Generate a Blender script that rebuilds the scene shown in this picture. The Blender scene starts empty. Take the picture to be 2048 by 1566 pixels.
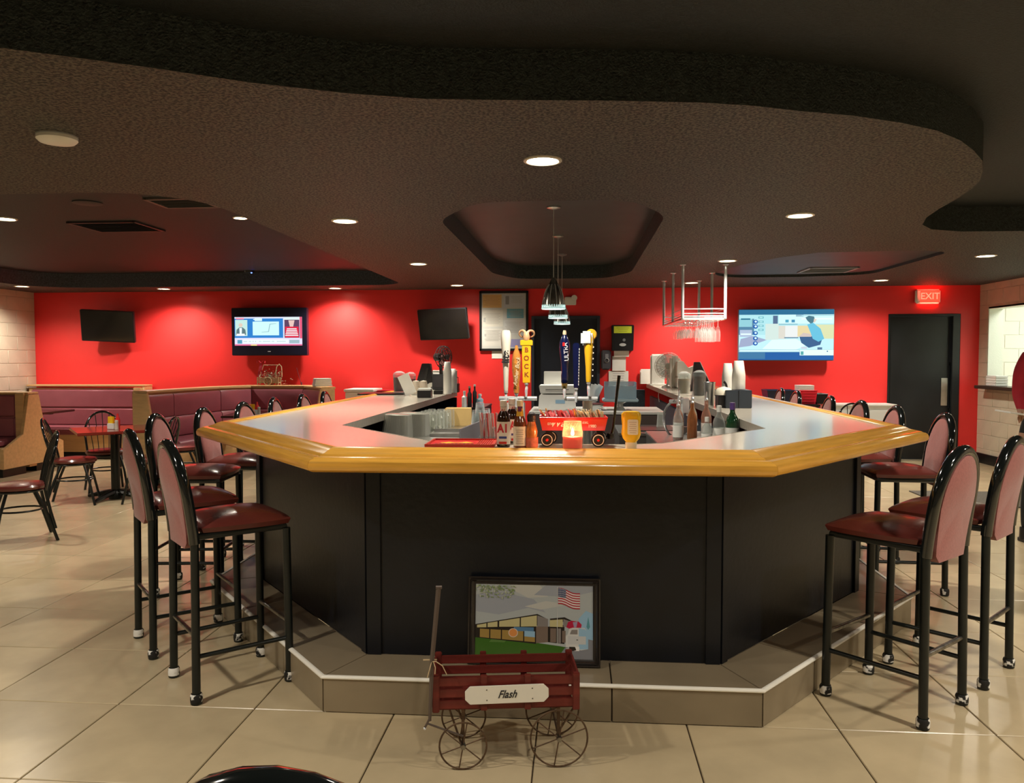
import bpy, bmesh, math, random
from math import sin, cos, pi, sqrt, atan2, radians, hypot
from mathutils import Vector, Matrix
random.seed(7)
S = bpy.context.scene
COL = S.collection

# ---------------------------------------------------------------- camera
YAW, PITCH, ROLL, FPX = 8.03866617e-02, 4.34094877e-02, -1.10336034e-03, 1574.78
CAM = Vector((0.15211, -2.60798, 1.50658))
_cy, _sy, _cp, _sp, _cr, _sr = cos(YAW), sin(YAW), cos(PITCH), sin(PITCH), cos(ROLL), sin(ROLL)
_f = Vector((-_sy, _cy, 0)); _r = Vector((_cy, _sy, 0)); _u = Vector((0, 0, 1))
FW = _f * _cp - _u * _sp; _u2 = _u * _cp + _f * _sp
RT = _r * _cr + _u2 * _sr; UP = -_r * _sr + _u2 * _cr
cd = bpy.data.cameras.new('camera'); cam = bpy.data.objects.new('camera', cd); COL.objects.link(cam)
cam.matrix_world = Matrix(((RT.x, UP.x, -FW.x, CAM.x), (RT.y, UP.y, -FW.y, CAM.y), (RT.z, UP.z, -FW.z, CAM.z), (0, 0, 0, 1)))
cd.sensor_width = 36; cd.lens = FPX / 2048 * 36; cd.clip_start = 0.05; cd.clip_end = 60
S.camera = cam
S.view_settings.view_transform = 'Standard'; S.view_settings.look = 'None'
S.view_settings.exposure = 1.3; S.view_settings.gamma = 1; S.view_settings.use_curve_mapping = False
w = bpy.data.worlds.new('world'); S.world = w; w.use_nodes = True
w.node_tree.nodes['Background'].inputs[0].default_value = (0.9, 0.85, 0.8, 1)
w.node_tree.nodes['Background'].inputs[1].default_value = 0.06
S.cycles.max_bounces = 7; S.cycles.diffuse_bounces = 4; S.cycles.glossy_bounces = 4
S.cycles.transmission_bounces = 6; S.cycles.transparent_max_bounces = 12
S.cycles.use_denoising = True; S.cycles.caustics_reflective = False; S.cycles.caustics_refractive = False
S.cycles.sample_clamp_indirect = 4

CEIL, CEIL2, WY, WXL, WXR, WYF = 2.53, 2.73, 9.2, -8.35, 5.92, -5.2
CAN_W, FILL_W = 62.0, 85.0

def PX(px, py, Y=None, z=None, X=None):
    """point in the room seen at a photograph pixel, at a known depth, height or side"""
    d = FW + RT * ((px - 1024) / FPX) - UP * ((py - 783) / FPX)
    t = (Y - CAM.y) / d.y if Y is not None else (z - CAM.z) / d.z if z is not None else (X - CAM.x) / d.x
    return CAM + d * t

# ---------------------------------------------------------------- materials
MATS = {}
def mat(name, col=(.5, .5, .5), rough=.5, metal=0., emit=None, es=1., trans=0., ior=1.45, coat=0., var=0., vscale=8., bump=0., bscale=40., wood=False, sheen=0., alpha=1., spec=.5, detail=4, rp=.2):
    if name in MATS: return MATS[name]
    m = bpy.data.materials.new(name); m.use_nodes = True; nt = m.node_tree; b = nt.nodes['Principled BSDF']
    b.inputs['Base Color'].default_value = (*col, 1); b.inputs['Roughness'].default_value = rough
    b.inputs['Metallic'].default_value = metal; b.inputs['IOR'].default_value = ior
    b.inputs['Transmission Weight'].default_value = trans; b.inputs['Coat Weight'].default_value = coat
    b.inputs['Coat Roughness'].default_value = .08; b.inputs['Sheen Weight'].default_value = sheen
    b.inputs['Specular IOR Level'].default_value = spec; b.inputs['Alpha'].default_value = alpha
    if emit: b.inputs['Emission Color'].default_value = (*emit, 1); b.inputs['Emission Strength'].default_value = es
    if var or bump or wood:
        tc = nt.nodes.new('ShaderNodeTexCoord'); mp = nt.nodes.new('ShaderNodeMapping'); nt.links.new(tc.outputs['Object'], mp.inputs[0])
        if wood: mp.inputs['Scale'].default_value = (1.2, 14, 14)
        n = nt.nodes.new('ShaderNodeTexNoise'); n.inputs['Scale'].default_value = vscale; n.inputs['Detail'].default_value = detail
        nt.links.new(mp.outputs[0], n.inputs['Vector'])
        if var or wood:
            r = nt.nodes.new('ShaderNodeValToRGB'); v = var or .3
            r.color_ramp.elements[0].position = .5 - rp; r.color_ramp.elements[1].position = .5 + rp
            r.color_ramp.elements[0].color = (*[c * (1 - v) for c in col], 1)
            r.color_ramp.elements[1].color = (*[min(1, c * (1 + v)) for c in col], 1)
            nt.links.new(n.outputs['Fac'], r.inputs[0]); nt.links.new(r.outputs[0], b.inputs['Base Color'])
        if bump:
            n2 = nt.nodes.new('ShaderNodeTexNoise'); n2.inputs['Scale'].default_value = bscale; n2.inputs['Detail'].default_value = 3
            nt.links.new(tc.outputs['Object'], n2.inputs['Vector'])
            bp = nt.nodes.new('ShaderNodeBump'); bp.inputs['Strength'].default_value = bump; bp.inputs['Distance'].default_value = .01
            nt.links.new(n2.outputs['Fac'], bp.inputs['Height']); nt.links.new(bp.outputs[0], b.inputs['Normal'])
    MATS[name] = m; return m

def glass(name, col=(1, 1, 1), rough=.02, a=.25, e=.45, bl=.35):
    """thin clear glass or plastic: a cheap mix of see-through and gloss"""
    if name in MATS: return MATS[name]
    m = bpy.data.materials.new(name); m.use_nodes = True; nt = m.node_tree; nt.nodes.clear()
    o = nt.nodes.new('ShaderNodeOutputMaterial'); mx = nt.nodes.new('ShaderNodeMixShader'); t = nt.nodes.new('ShaderNodeBsdfTransparent')
    p = nt.nodes.new('ShaderNodeBsdfPrincipled'); lw = nt.nodes.new('ShaderNodeLayerWeight'); lw.inputs[0].default_value = bl
    mm = nt.nodes.new('ShaderNodeMapRange'); mm.inputs[3].default_value = a; mm.inputs[4].default_value = min(1, a + e)
    nt.links.new(lw.outputs['Facing'], mm.inputs[0]); nt.links.new(mm.outputs[0], mx.inputs[0])
    t.inputs[0].default_value = (*[.5 + .5 * c for c in col], 1)
    p.inputs['Base Color'].default_value = (*col, 1); p.inputs['Roughness'].default_value = rough; p.inputs['Coat Weight'].default_value = .5
    nt.links.new(t.outputs[0], mx.inputs[1]); nt.links.new(p.outputs[0], mx.inputs[2]); nt.links.new(mx.outputs[0], o.inputs[0])
    MATS[name] = m; return m

TILE = mat('beige_floor_tile', (.53, .43, .27), .26, var=.10, vscale=3.5, bump=.05, bscale=14, detail=6)
STEPT = mat('taupe_step_tile', (.25, .20, .13), .3, var=.14, vscale=3, bump=.05, bscale=14)
GROUT = mat('dark_grout', (.07, .05, .03), .9, var=.2, vscale=20)
REDW = mat('red_wall_paint', (.86, .040, .040), .38, var=.03, vscale=2, bump=.05, bscale=60)
CREAM = mat('cream_block_paint', (.60, .54, .42), .45, var=.05, vscale=5, bump=.25, bscale=90)
JOINT = mat('cream_mortar', (.50, .44, .34), .8, var=.1)
PALEW = mat('pale_room_paint', (.80, .82, .72), .5, bump=.15, bscale=80)
SOFF = mat('black_brown_textured_ceiling', (.052, .047, .036), .62, var=.9, vscale=70, bump=1., bscale=120, rp=.07)
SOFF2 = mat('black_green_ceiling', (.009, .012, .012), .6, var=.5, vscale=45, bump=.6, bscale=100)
BLKP = mat('black_bar_paint', (.0045, .006, .010), .36, var=.25, vscale=6, bump=.1, bscale=30)
BASEB = mat('black_cove_base', (.008, .009, .01), .35, var=.2)
OAK = mat('honey_oak', (.84, .43, .065), .22, wood=True, var=.16, vscale=3.0, coat=.6)
LAM = mat('grey_laminate', (.58, .54, .46), .2, var=.05, vscale=220, coat=.3)
LAMEDGE = mat('brushed_counter_edge', (.35, .32, .27), .4, var=.1, vscale=30)
BLKG = mat('gloss_black_tube', (.006, .008, .008), .1, coat=.8, var=.1)
BLKM = mat('satin_black_tube', (.008, .011, .010), .28, var=.2, vscale=20)
VINYL = mat('burgundy_vinyl', (.135, .028, .022), .24, var=.12, vscale=6, bump=.06, bscale=60, coat=.15)
FABRIC = mat('mauve_back_fabric', (.31, .10, .09), .75, var=.10, vscale=90, bump=.2, bscale=250, sheen=.3)
MAUVE = mat('mauve_booth_vinyl', (.30, .085, .11), .36, var=.08, vscale=5, bump=.05, bscale=70)
MAPLE = mat('pale_maple_laminate', (.62, .40, .19), .35, wood=True, var=.10, vscale=2)
STEEL = mat('brushed_steel', (.62, .62, .60), .28, metal=1, var=.08, vscale=20)
CHROME = mat('chrome', (.80, .84, .88), .14, metal=.55)
WORN = mat('worn_steel_rung', (.25, .24, .22), .3, metal=1, var=.5, vscale=30)
WHITE = mat('white_plastic', (.78, .78, .74), .4, var=.04)
PAPER = mat('white_paper', (.80, .80, .76), .8, var=.04)
GREYP = mat('grey_plastic', (.45, .47, .48), .45, var=.05)
BLK = mat('black_plastic', (.012, .012, .014), .3, var=.2)
RED = mat('red_plastic', (.62, .02, .02), .35, var=.06)
YEL = mat('mustard_yellow', (.85, .52, .015), .35, var=.05)
FOAM = mat('white_foam', (.86, .86, .82), .7, var=.03, bump=.1, bscale=200)
CLEAR = glass('clear_plastic', (.8, .84, .84), .05, .07)
TUMB = glass('clear_tumbler', (.66, .66, .60), .12, .24)
AMBER = glass('amber_cup', (.55, .45, .33), .15, .6)
WDR = mat('red_stained_wood', (.15, .020, .014), .5, wood=True, var=.3, vscale=2, bump=.15, bscale=40)
RUST = mat('rusty_iron', (.12, .075, .045), .55, metal=.6, var=.4, vscale=40, bump=.2)
TAN = mat('tan_cardboard', (.62, .42, .16), .75, var=.06)
DKRED = mat('dark_red_tabletop', (.22, .03, .02), .2, var=.1, vscale=8, coat=.3)
DKBLUE = mat('slate_blue_panel', (.04, .055, .075), .6, var=.3, vscale=60)

# ---------------------------------------------------------------- mesh helpers
def BM(): return bmesh.new()
def box(bm, c, s, rz=0, M=None):
    R = Matrix.Translation(Vector(c)) @ Matrix.Rotation(rz, 4, 'Z') @ Matrix.Diagonal((*s, 1))
    if M: R = M @ R
    return bmesh.ops.create_cube(bm, size=1, matrix=R)['verts']
def prism(bm, poly, z0, z1):
    lo = [bm.verts.new((p[0], p[1], z0)) for p in poly]; hi = [bm.verts.new((p[0], p[1], z1)) for p in poly]
    bm.faces.new(lo[::-1]); bm.faces.new(hi); n = len(poly)
    for i in range(n): bm.faces.new((lo[i], lo[(i + 1) % n], hi[(i + 1) % n], hi[i]))
def tube(bm, pts, r, seg=10, closed=False, caps=True, flat=1.):
    P = [Vector(p) for p in pts]; n = len(P); rr = r if isinstance(r, (list, tuple)) else [r] * n
    T = []
    for i in range(n):
        a = P[(i - 1) % n] if closed or i > 0 else P[i]; b = P[(i + 1) % n] if closed or i < n - 1 else P[i]
        T.append((b - a).normalized())
    up = Vector((0, 0, 1)) if abs(T[0].z) < .9 else Vector((1, 0, 0))
    N = (up - T[0] * up.dot(T[0])).normalized(); rings = []
    for i in range(n):
        if i: N = (N - T[i] * N.dot(T[i])).normalized()
        B = T[i].cross(N)
        rings.append([bm.verts.new(P[i] + (N * cos(2 * pi * k / seg) + B * sin(2 * pi * k / seg) * flat) * rr[i]) for k in range(seg)])
    for i in range(n if closed else n - 1):
        a, b = rings[i], rings[(i + 1) % n]
        for k in range(seg):
            try: bm.faces.new((a[k], a[(k + 1) % seg], b[(k + 1) % seg], b[k]))
            except ValueError: pass
    if caps and not closed:
        bm.faces.new(rings[0][::-1]); bm.faces.new(rings[-1])
def lathe(bm, prof, c=(0, 0, 0), seg=20, M=None, caps=True, sq=0):
    c = Vector(c); rings = []
    for r, z in prof:
        ring = []
        for k in range(seg):
            a = 2 * pi * k / seg; q = 1.
            if sq: q = 1 / (abs(cos(a)) ** sq + abs(sin(a)) ** sq) ** (1 / sq)
            v = Vector((r * cos(a) * q, r * sin(a) * q, z)) + c
            ring.append(bm.verts.new(M @ v if M else v))
        rings.append(ring)
    for a, b in zip(rings, rings[1:]):
        for k in range(seg): bm.faces.new((a[k], a[(k + 1) % seg], b[(k + 1) % seg], b[k]))
    if caps:
        if prof[0][0] > 1e-5: bm.faces.new(rings[0][::-1])
        if prof[-1][0] > 1e-5: bm.faces.new(rings[-1])
def link(o, parent=None):
    COL.objects.link(o)
    if parent: o.parent = parent
    return o
def obj(name, bm, m, parent=None, loc=None, rot=None, bevel=0, bseg=2, smooth=True, ang=38):
    bmesh.ops.remove_doubles(bm, verts=bm.verts, dist=1e-5)
    bmesh.ops.recalc_face_normals(bm, faces=bm.faces)
    if bevel:
        es = [e for e in bm.edges if len(e.link_faces) == 2 and e.calc_face_angle(0) > .6]
        bmesh.ops.bevel(bm, geom=es, offset=bevel, segments=bseg, affect='EDGES', clamp_overlap=True)
    if smooth:
        for f in bm.faces: f.smooth = True
        for e in bm.edges:
            if len(e.link_faces) == 2 and e.calc_face_angle(0) > radians(ang): e.smooth = False
    me = bpy.data.meshes.new(name); bm.to_mesh(me); bm.free()
    for mm in (m if isinstance(m, (list, tuple)) else [m]): me.materials.append(mm)
    o = bpy.data.objects.new(name, me)
    if loc is not None: o.location = loc
    if rot is not None: o.rotation_euler = rot if isinstance(rot, (list, tuple)) else (0, 0, rot)
    return link(o, parent)
def thing(name, label, cat, loc=(0, 0, 0), rz=0, group=None, rot=None):
    o = bpy.data.objects.new(name, None); o.empty_display_size = .1; COL.objects.link(o)
    o.location = loc; o.rotation_euler = rot or (0, 0, rz); return tag(o, label, cat, group)
def tag(o, label, cat, group=None):
    o['label'] = label; o['category'] = cat
    if group: o['group'] = group
    return o
def struct(o): o['kind'] = 'structure'; return o
def stuff(o): o['kind'] = 'stuff'; return o
KIDS = {}
def dup(root, loc, rz, label=None):
    if not KIDS:
        pass
    r = root.copy(); COL.objects.link(r); r.location = loc; r.rotation_euler = (0, 0, rz)
    if label: r['label'] = label
    for ch in list(root.children):
        c = ch.copy(); COL.objects.link(c); c.parent = r
        for g in list(ch.children):
            d = g.copy(); COL.objects.link(d); d.parent = c
    return r
def bx(name, m, parent, c, s, rz=0, bevel=0, rot=None):
    b = BM(); box(b, (0, 0, 0), s); return obj(name, b, m, parent, c, rot or rz, bevel)
def text(name, s, size, m, parent, loc, rot, shear=0, ext=.0008, align='CENTER', sx=1., bold=.012):
    c = bpy.data.curves.new(name, 'FONT'); c.body = s; c.size = size; c.shear = shear; c.extrude = ext
    c.align_x = align; c.align_y = 'CENTER'; t = bpy.data.objects.new(name, c); COL.objects.link(t); c.offset = bold * size
    bpy.context.view_layer.update()
    me = bpy.data.meshes.new_from_object(t.evaluated_get(bpy.context.evaluated_depsgraph_get()))
    bpy.data.objects.remove(t); me.materials.clear(); me.materials.append(m); me.name = name
    o = bpy.data.objects.new(name, me); o.location = loc; o.rotation_euler = rot; o.scale = (sx, 1, 1); return link(o, parent)
def art(name, parent, W, H, shapes, mk, loc=(0, 0, 0), rot=(pi / 2, 0, 0), step=.00012):
    """flat printed or shown picture: coloured shapes on one panel, x right, y up, origin bottom left"""
    bm = BM(); ms = []; z = 0
    for pts, c in shapes:
        if c not in ms: ms.append(c)
        if len(pts) == 2:
            (x0, y0), (x1, y1) = pts; pts = [(x0, y0), (x1, y0), (x1, y1), (x0, y1)]
        f = bm.faces.new([bm.verts.new((x * W, y * H, z)) for x, y in pts]); f.material_index = ms.index(c)
        f.normal_update()
        if f.normal.z < 0: f.normal_flip()
        z += step
    me = bpy.data.meshes.new(name); bm.to_mesh(me); bm.free()
    for c in ms: me.materials.append(mk(c))
    o = bpy.data.objects.new(name, me); o.location = loc; o.rotation_euler = rot; return link(o, parent)
def disc(x, y, rx, ry=None, n=16): ry = ry or rx; return [(x + rx * cos(2 * pi * k / n), y + ry * sin(2 * pi * k / n)) for k in range(n)]
def em(c): return mat('screen_%.2f_%.2f_%.2f' % c, (0, 0, 0), .2, emit=c, es=SCREEN)
SCREEN = .44
def inkm(c): return mat('print_%.2f_%.2f_%.2f' % c, c, .35)
# miter sweep along an open plan polyline; outward side is to the right of travel
def miters(P):
    P = [Vector(p) for p in P]; out = []
    for i in range(len(P)):
        ns = []
        if i > 0: d = (P[i] - P[i - 1]).normalized(); ns.append(Vector((d.y, -d.x)))
        if i < len(P) - 1: d = (P[i + 1] - P[i]).normalized(); ns.append(Vector((d.y, -d.x)))
        m = (ns[0] + ns[-1]).normalized(); out.append(m / m.dot(ns[0]))
    return out
def sweepseg(name, P, i, prof, m, parent, bevel=0, gap=0., local=True, smooth=True, ang=38):
    mt = miters(P); a, b = Vector(P[i]), Vector(P[i + 1]); d = (b - a).normalized(); th = atan2(d.y, d.x); L = (b - a).length
    nrm = Vector((d.y, -d.x)); bm = BM(); A = []; B = []
    for u, z in prof:
        for V, mi, arr, g in ((a, mt[i], A, gap), (b, mt[i + 1], B, -gap)):
            q = V + mi * u - a; arr.append(bm.verts.new((q.dot(d) + g, -q.dot(nrm), z)))
    n = len(prof); bm.faces.new(A); bm.faces.new(B[::-1])
    for k in range(n): bm.faces.new((A[k], B[k], B[(k + 1) % n], A[(k + 1) % n]))
    return obj(name, bm, m, parent, (a.x, a.y, 0), th, bevel, smooth=smooth, ang=ang)
# ================================================================ STRUCTURE
PANEL = [(-1.78, 6.35), (-1.78, 2.05), (-.79, .87), (.79, .87), (1.78, 2.05), (1.78, 9.1)]
_mt = miters(PANEL)
def off(d): return [(Vector(p) + m * d) for p, m in zip(PANEL, _mt)]
def inpoly(x, y, P):
    c = False; n = len(P)
    for i in range(n):
        x1, y1 = P[i][0], P[i][1]; x2, y2 = P[(i + 1) % n][0], P[(i + 1) % n][1]
        if (y1 > y) != (y2 > y) and x < (x2 - x1) * (y - y1) / (y2 - y1) + x1: c = not c
    return c

# floor: slab below, tiles as pieces
T = .6096
b = BM(); box(b, ((WXL + WXR) / 2, (WYF + WY) / 2, -.056), (WXR - WXL + .3, WY - WYF + .3, .1))
floor = struct(obj('floor', b, GROUT, smooth=False))
def tilemesh(sx, sy, g=.0055, h=.006, ch=.0025):
    bm = BM(); x, y = sx / 2 - g / 2, sy / 2 - g / 2
    lo = [bm.verts.new((a * x, c * y, -h)) for a, c in ((-1, -1), (1, -1), (1, 1), (-1, 1))]
    mi = [bm.verts.new((a * x, c * y, -ch)) for a, c in ((-1, -1), (1, -1), (1, 1), (-1, 1))]
    hi = [bm.verts.new((a * (x - ch), c * (y - ch), 0)) for a, c in ((-1, -1), (1, -1), (1, 1), (-1, 1))]
    bm.faces.new(hi)
    for i in range(4):
        j = (i + 1) % 4; bm.faces.new((lo[i], lo[j], mi[j], mi[i])); bm.faces.new((mi[i], mi[j], hi[j], hi[i]))
    return bm
step_out = [tuple(p) for p in off(.20)]
cand = []
i0, i1 = int(math.floor(WXL / T)), int(math.ceil(WXR / T)); j1 = int(math.ceil(WY / T)); j0 = -7
for i in range(i0, i1):
    for j in range(j0, j1):
        cx, cy = (i + .5) * T, (j + .5) * T
        if all(inpoly(cx + a * T / 2, cy + c * T / 2, step_out) for a in (-1, 1) for c in (-1, 1)): continue
        d = Vector((cx, cy, 0)) - CAM; dep = d.dot(FW)
        vis = dep > .3 and abs(d.dot(RT) / dep) < 2048 / 2 / FPX + .28 and d.dot(UP) / dep > -(783 / FPX) - .3
        cand.append((0 if vis else 1, dep, i, j))
cand.sort()
tproto = None; rest = BM(); n_t = 0
for vis, dep, i, j in cand:
    cx, cy = (i + .5) * T, (j + .5) * T
    x0, x1, y0, y1 = max(cx - T / 2, WXL), min(cx + T / 2, WXR), max(cy - T / 2, WYF), min(cy + T / 2, WY)
    whole = x1 - x0 > T - .01 and y1 - y0 > T - .01
    if not vis and n_t < 300 and whole:
        if tproto is None:
            tproto = obj('tile', tilemesh(T, T), TILE, floor, (cx, cy, 0), smooth=False)
        else:
            t = tproto.copy(); COL.objects.link(t); t.location = (cx, cy, 0)
        n_t += 1
    elif x1 - x0 > .02 and y1 - y0 > .02:
        tb = tilemesh(x1 - x0, y1 - y0)
        bmesh.ops.translate(tb, verts=tb.verts, vec=((x0 + x1) / 2, (y0 + y1) / 2, 0))
        me = bpy.data.meshes.new('t'); tb.to_mesh(me); tb.free(); rest.from_mesh(me); bpy.data.meshes.remove(me)
me = bpy.data.meshes.new('tile_field'); rest.to_mesh(me); rest.free(); me.materials.append(TILE)
stuff(link(bpy.data.objects.new('tile_field', me), floor))
# tile colour differs a little from piece to piece
nt = TILE.node_tree; oi = nt.nodes.new('ShaderNodeObjectInfo'); hs = nt.nodes.new('ShaderNodeHueSaturation'); mr = nt.nodes.new('ShaderNodeMapRange')
mr.inputs[3].default_value = .93; mr.inputs[4].default_value = 1.06
nt.links.new(oi.outputs['Random'], mr.inputs[0]); nt.links.new(mr.outputs[0], hs.inputs['Value'])
bs = nt.nodes['Principled BSDF']; src = bs.inputs['Base Color'].links[0].from_socket
nt.links.new(src, hs.inputs['Color']); nt.links.new(hs.outputs[0], bs.inputs['Base Color'])

# back wall with two door openings
def wallx(name, m, x0, x1, y, holes, z1, th=.2):
    """wall in the XZ plane, front at y, thickness going back"""
    bm = BM(); xs = sorted({x0, x1, *[h[0] for h in holes], *[h[1] for h in holes]})
    for a, c in zip(xs, xs[1:]):
        hz = [h for h in holes if h[0] <= a and h[1] >= c]
        segs = [(0, z1)]
        for h in hz: segs = [(0, h[2]), (h[3], z1)]
        for s in segs:
            if s[1] - s[0] > .001: box(bm, ((a + c) / 2, y + th / 2, (s[0] + s[1]) / 2), (c - a, th, s[1] - s[0]))
    return struct(obj(name, bm, m, smooth=False))
wall_back = wallx('wall_back', REDW, WXL - .2, WXR + .2, WY, [(-.505, .514, 0, 2.12), (4.657, 5.66, 0, 2.125)], 3.0)
# side walls of painted blocks
BLK_L, BLK_H = .4064, .2032
def blockwall(name, X, sgn, y0, y1, hole=None):
    b = BM()
    ys = [WYF - .2, WY] if not hole else [WYF - .2, hole[0], hole[1], WY]
    if hole:
        box(b, (X + sgn * .1, (WYF - .2 + hole[0]) / 2, 1.5), (.2, hole[0] - WYF + .2, 3.0)); box(b, (X + sgn * .1, (hole[1] + WY) / 2, 1.5), (.2, WY - hole[1], 3.0))
        box(b, (X + sgn * .1, (hole[0] + hole[1]) / 2, hole[2] / 2), (.2, hole[1] - hole[0], hole[2])); box(b, (X + sgn * .1, (hole[0] + hole[1]) / 2, (hole[3] + 3) / 2), (.2, hole[1] - hole[0], 3 - hole[3]))
    else: box(b, (X + sgn * .1, (WYF - .2 + WY) / 2, 1.5), (.2, WY - WYF + .2, 3.0))
    w_ = struct(obj(name, b, JOINT, smooth=False)); pr = None
    j = 0
    while j * BLK_H < CEIL2:
        y = WY - (BLK_L / 2 if j % 2 else 0)
        z = (j + .5) * BLK_H
        while y > y0:
            ya, yb = max(y - BLK_L, y0), y; y -= BLK_L
            if j % 2 and yb == WY - BLK_L / 2: pieces = [(yb, WY), (ya, yb)]
            else: pieces = [(ya, yb)]
            for ya_, yb_ in pieces:
                if hole and yb_ > hole[0] + .01 and ya_ < hole[1] - .01 and z + .05 > hole[2] and z - .05 < hole[3]:
                    parts_ = [(ya_, min(yb_, hole[0])), (max(ya_, hole[1]), yb_)]
                else: parts_ = [(ya_, yb_)]
                for p0, p1 in parts_:
                    if p1 - p0 < .03: continue
                    full = abs(p1 - p0 - BLK_L) < .002
                    if full and pr is not None:
                        o = pr.copy(); COL.objects.link(o)
                    else:
                        bb = BM(); box(bb, (0, 0, 0), (.010, p1 - p0 - .006, BLK_H - .006)); o = obj('block', bb, CREAM, w_, bevel=.003, bseg=1)
                        if full: pr = o
                    o.location = (X - sgn * .000, (p0 + p1) / 2, z)
        j += 1
    return w_
wall_left = blockwall('wall_left', WXL, -1, 7.2, WY)
wall_right = blockwall('wall_right', WXR, 1, 6.6, WY, hole=(7.3, 8.955, 1.10, 2.18))
b = BM(); box(b, ((WXL + WXR) / 2, WYF - .1, 1.5), (WXR - WXL + .4, .2, 3.0)); struct(obj('wall_front', b, CREAM, smooth=False))

# doors
def door_slab(name, x0, x1, y, z1, m, plate=None):
    d = bpy.data.objects.new(name, None); link(d); d.location = ((x0 + x1) / 2, y, 0); struct(d); return d
BLKDOOR = mat('black_door_paint', (.012, .014, .016), .32, var=.35, vscale=2.5, bump=.05)
d1 = struct(bx('door_1', mat('slate_door_paint', (.018, .024, .038), .4, var=.3, vscale=2), None, (.005, 9.235, 1.045), (.93, .05, 2.08), bevel=.004))
for cx, w_, cz, h_ in ((-.482, .045, 1.06, 2.12), (.491, .045, 1.06, 2.12), (.005, .93, 2.10, .04)): bx('frame_piece', mat('door_frame_slate', (.03, .038, .055), .4), d1, (cx - .005, -.02, cz - 1.045), (w_, .13, h_), bevel=.003)
d2 = struct(bx('door_2', BLKDOOR, None, (5.11, 9.29, 1.045), (.86, .05, 2.08), bevel=.004))
for cx, w_, cz, h_ in ((4.668, .022, 1.06, 2.12), (5.60, .10, 1.06, 2.12), (5.11, .88, 2.105, .035)): bx('frame_piece', BLKDOOR, d2, (cx - 5.11, -.03, cz - 1.045), (w_, .15, h_), bevel=.003)
bx('push_plate', STEEL, d2, (.37, -.03, -.045), (.09, .008, .40), bevel=.002)
b = BM(); box(b, (0, 0, 0), (.03, .03, .62)); box(b, (0, .01, .33), (.045, .04, .05)); box(b, (0, .01, -.33), (.045, .04, .05)); obj('exit_bar_latch', b, BLKG, d2, (.455, -.045, .03), bevel=.004)
b = BM(); 
for z in (.3, 1.0, 1.75): box(b, (0, 0, z), (.02, .02, .1))
obj('hinge', b, STEEL, d2, (-.43, -.032, -1.045))
struct(bx('trim_1', STEEL, None, (5.15, 9.21, .012), (1.0, .1, .02), bevel=.004))

# baseboards
def bbx(name, x0, x1): return struct(bx(name, BASEB, None, ((x0 + x1) / 2, WY - .008, .055), (x1 - x0, .016, .11), bevel=.003))
bbx('baseboard_back_left', WXL, -.53); bbx('baseboard_back_middle', .55, 4.64); bbx('baseboard_back_right', 5.69, WXR)
struct(bx('baseboard_right', BASEB, None, (WXR - .022, 2.0, .07), (.024, 14.3, .14), bevel=.004))
struct(bx('baseboard_left', BASEB, None, (WXL + .022, 2.0, .07), (.024, 14.3, .14), bevel=.004))

# pass-through opening on the right and the pale room behind it
win = struct(bx('window_1', mat('dark_sill_wood', (.05, .03, .022), .4), None, (WXR - .02, 8.13, 1.085), (.30, 1.68, .045), bevel=.006))
for nm, c, s in (('jamb', (.12, .835, .56), (.2, .03, 1.09)), ('head', (.12, 0, 1.105), (.2, 1.66, .03))): bx(nm, PALEW, win, c, s, bevel=.003)
b = BM()
X2 = WXR + .2; box(b, (X2 + 1.0, 9.75, 1.4), (2.2, .1, 2.8)); box(b, (X2 + 2.1, 8.0, 1.4), (.1, 3.5, 2.8)); box(b, (X2 + 1.0, 6.2, 1.4), (2.2, .1, 2.8)); box(b, (X2 + 1.0, 8, 2.85), (2.2, 3.7, .1)); box(b, (X2 + 1.0, 8, -.06), (2.2, 3.7, .1))
kit = struct(obj('wall_kitchen', b, PALEW, smooth=False))
b = BM()
for j in range(13):
    for i in range(6): box(b, (X2 + .2 + i * BLK_L - (BLK_L / 2 if j % 2 else 0), 9.697, (j + .5) * BLK_H), (BLK_L - .012, .01, BLK_H - .012))
    for i in range(8): box(b, (X2 + 2.047, 6.4 + i * BLK_L + (BLK_L / 2 if j % 2 else 0), (j + .5) * BLK_H), (.01, BLK_L - .012, BLK_H - .012))
stuff(obj('block_courses', b, PALEW, kit, bevel=0, smooth=False))

# ---------------------------------------------------------------- ceiling: low soffit with recesses, upper ceiling above them
def arc(cx, cy, rx, ry, a0, a1, n=10): return [(cx + rx * cos(radians(a0 + (a1 - a0) * k / n)), cy + ry * sin(radians(a0 + (a1 - a0) * k / n))) for k in range(n + 1)]
A = [(-5.2, -2.3), (-3.6, -1.15), (-2.4, -.47), (-1.744, -.106), (-1.347, .107), (-1.058, .284), (-.736, .43), (-.45, .52), (-.15, .56), (.25, .60), (.649, .658), (.88, .72), (1.082, .804), (1.33, .89), (1.564, 1.006), (1.784, 1.15), (1.97, 1.33), (2.12, 1.52), (2.27, 1.74), (2.39, 1.98), (2.50, 2.24), (2.57, 2.5), (2.62, 2.8), (2.66, 3.12), (2.72, 3.45), (2.83, 3.78), (3.0, 4.02), (3.3, 4.155), (3.8, 4.17), (WXR + .1, 4.17), (WXR + .1, WYF - .1), (-5.2, WYF - .1)]
B = arc(-2.66, 7.98, .40, .42, 0, 90) + arc(-7.0, 7.7, .65, .72, 90, 180) + arc(-7.05, 2.7, .6, .6, 180, 270) + arc(-2.86, 2.7, .6, .6, 270, 360)
Cc = arc(3.45, 7.3, .35, .35, 0, 90, 6) + [(3.0, 7.78)] + arc(2.35, 7.15, .5, .65, 90, 180, 6) + [(1.98, 6.38), (2.249, 5.746), (2.54, 5.383)] + arc(3.4, 5.62, .4, .3, 270, 360, 6)
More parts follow.
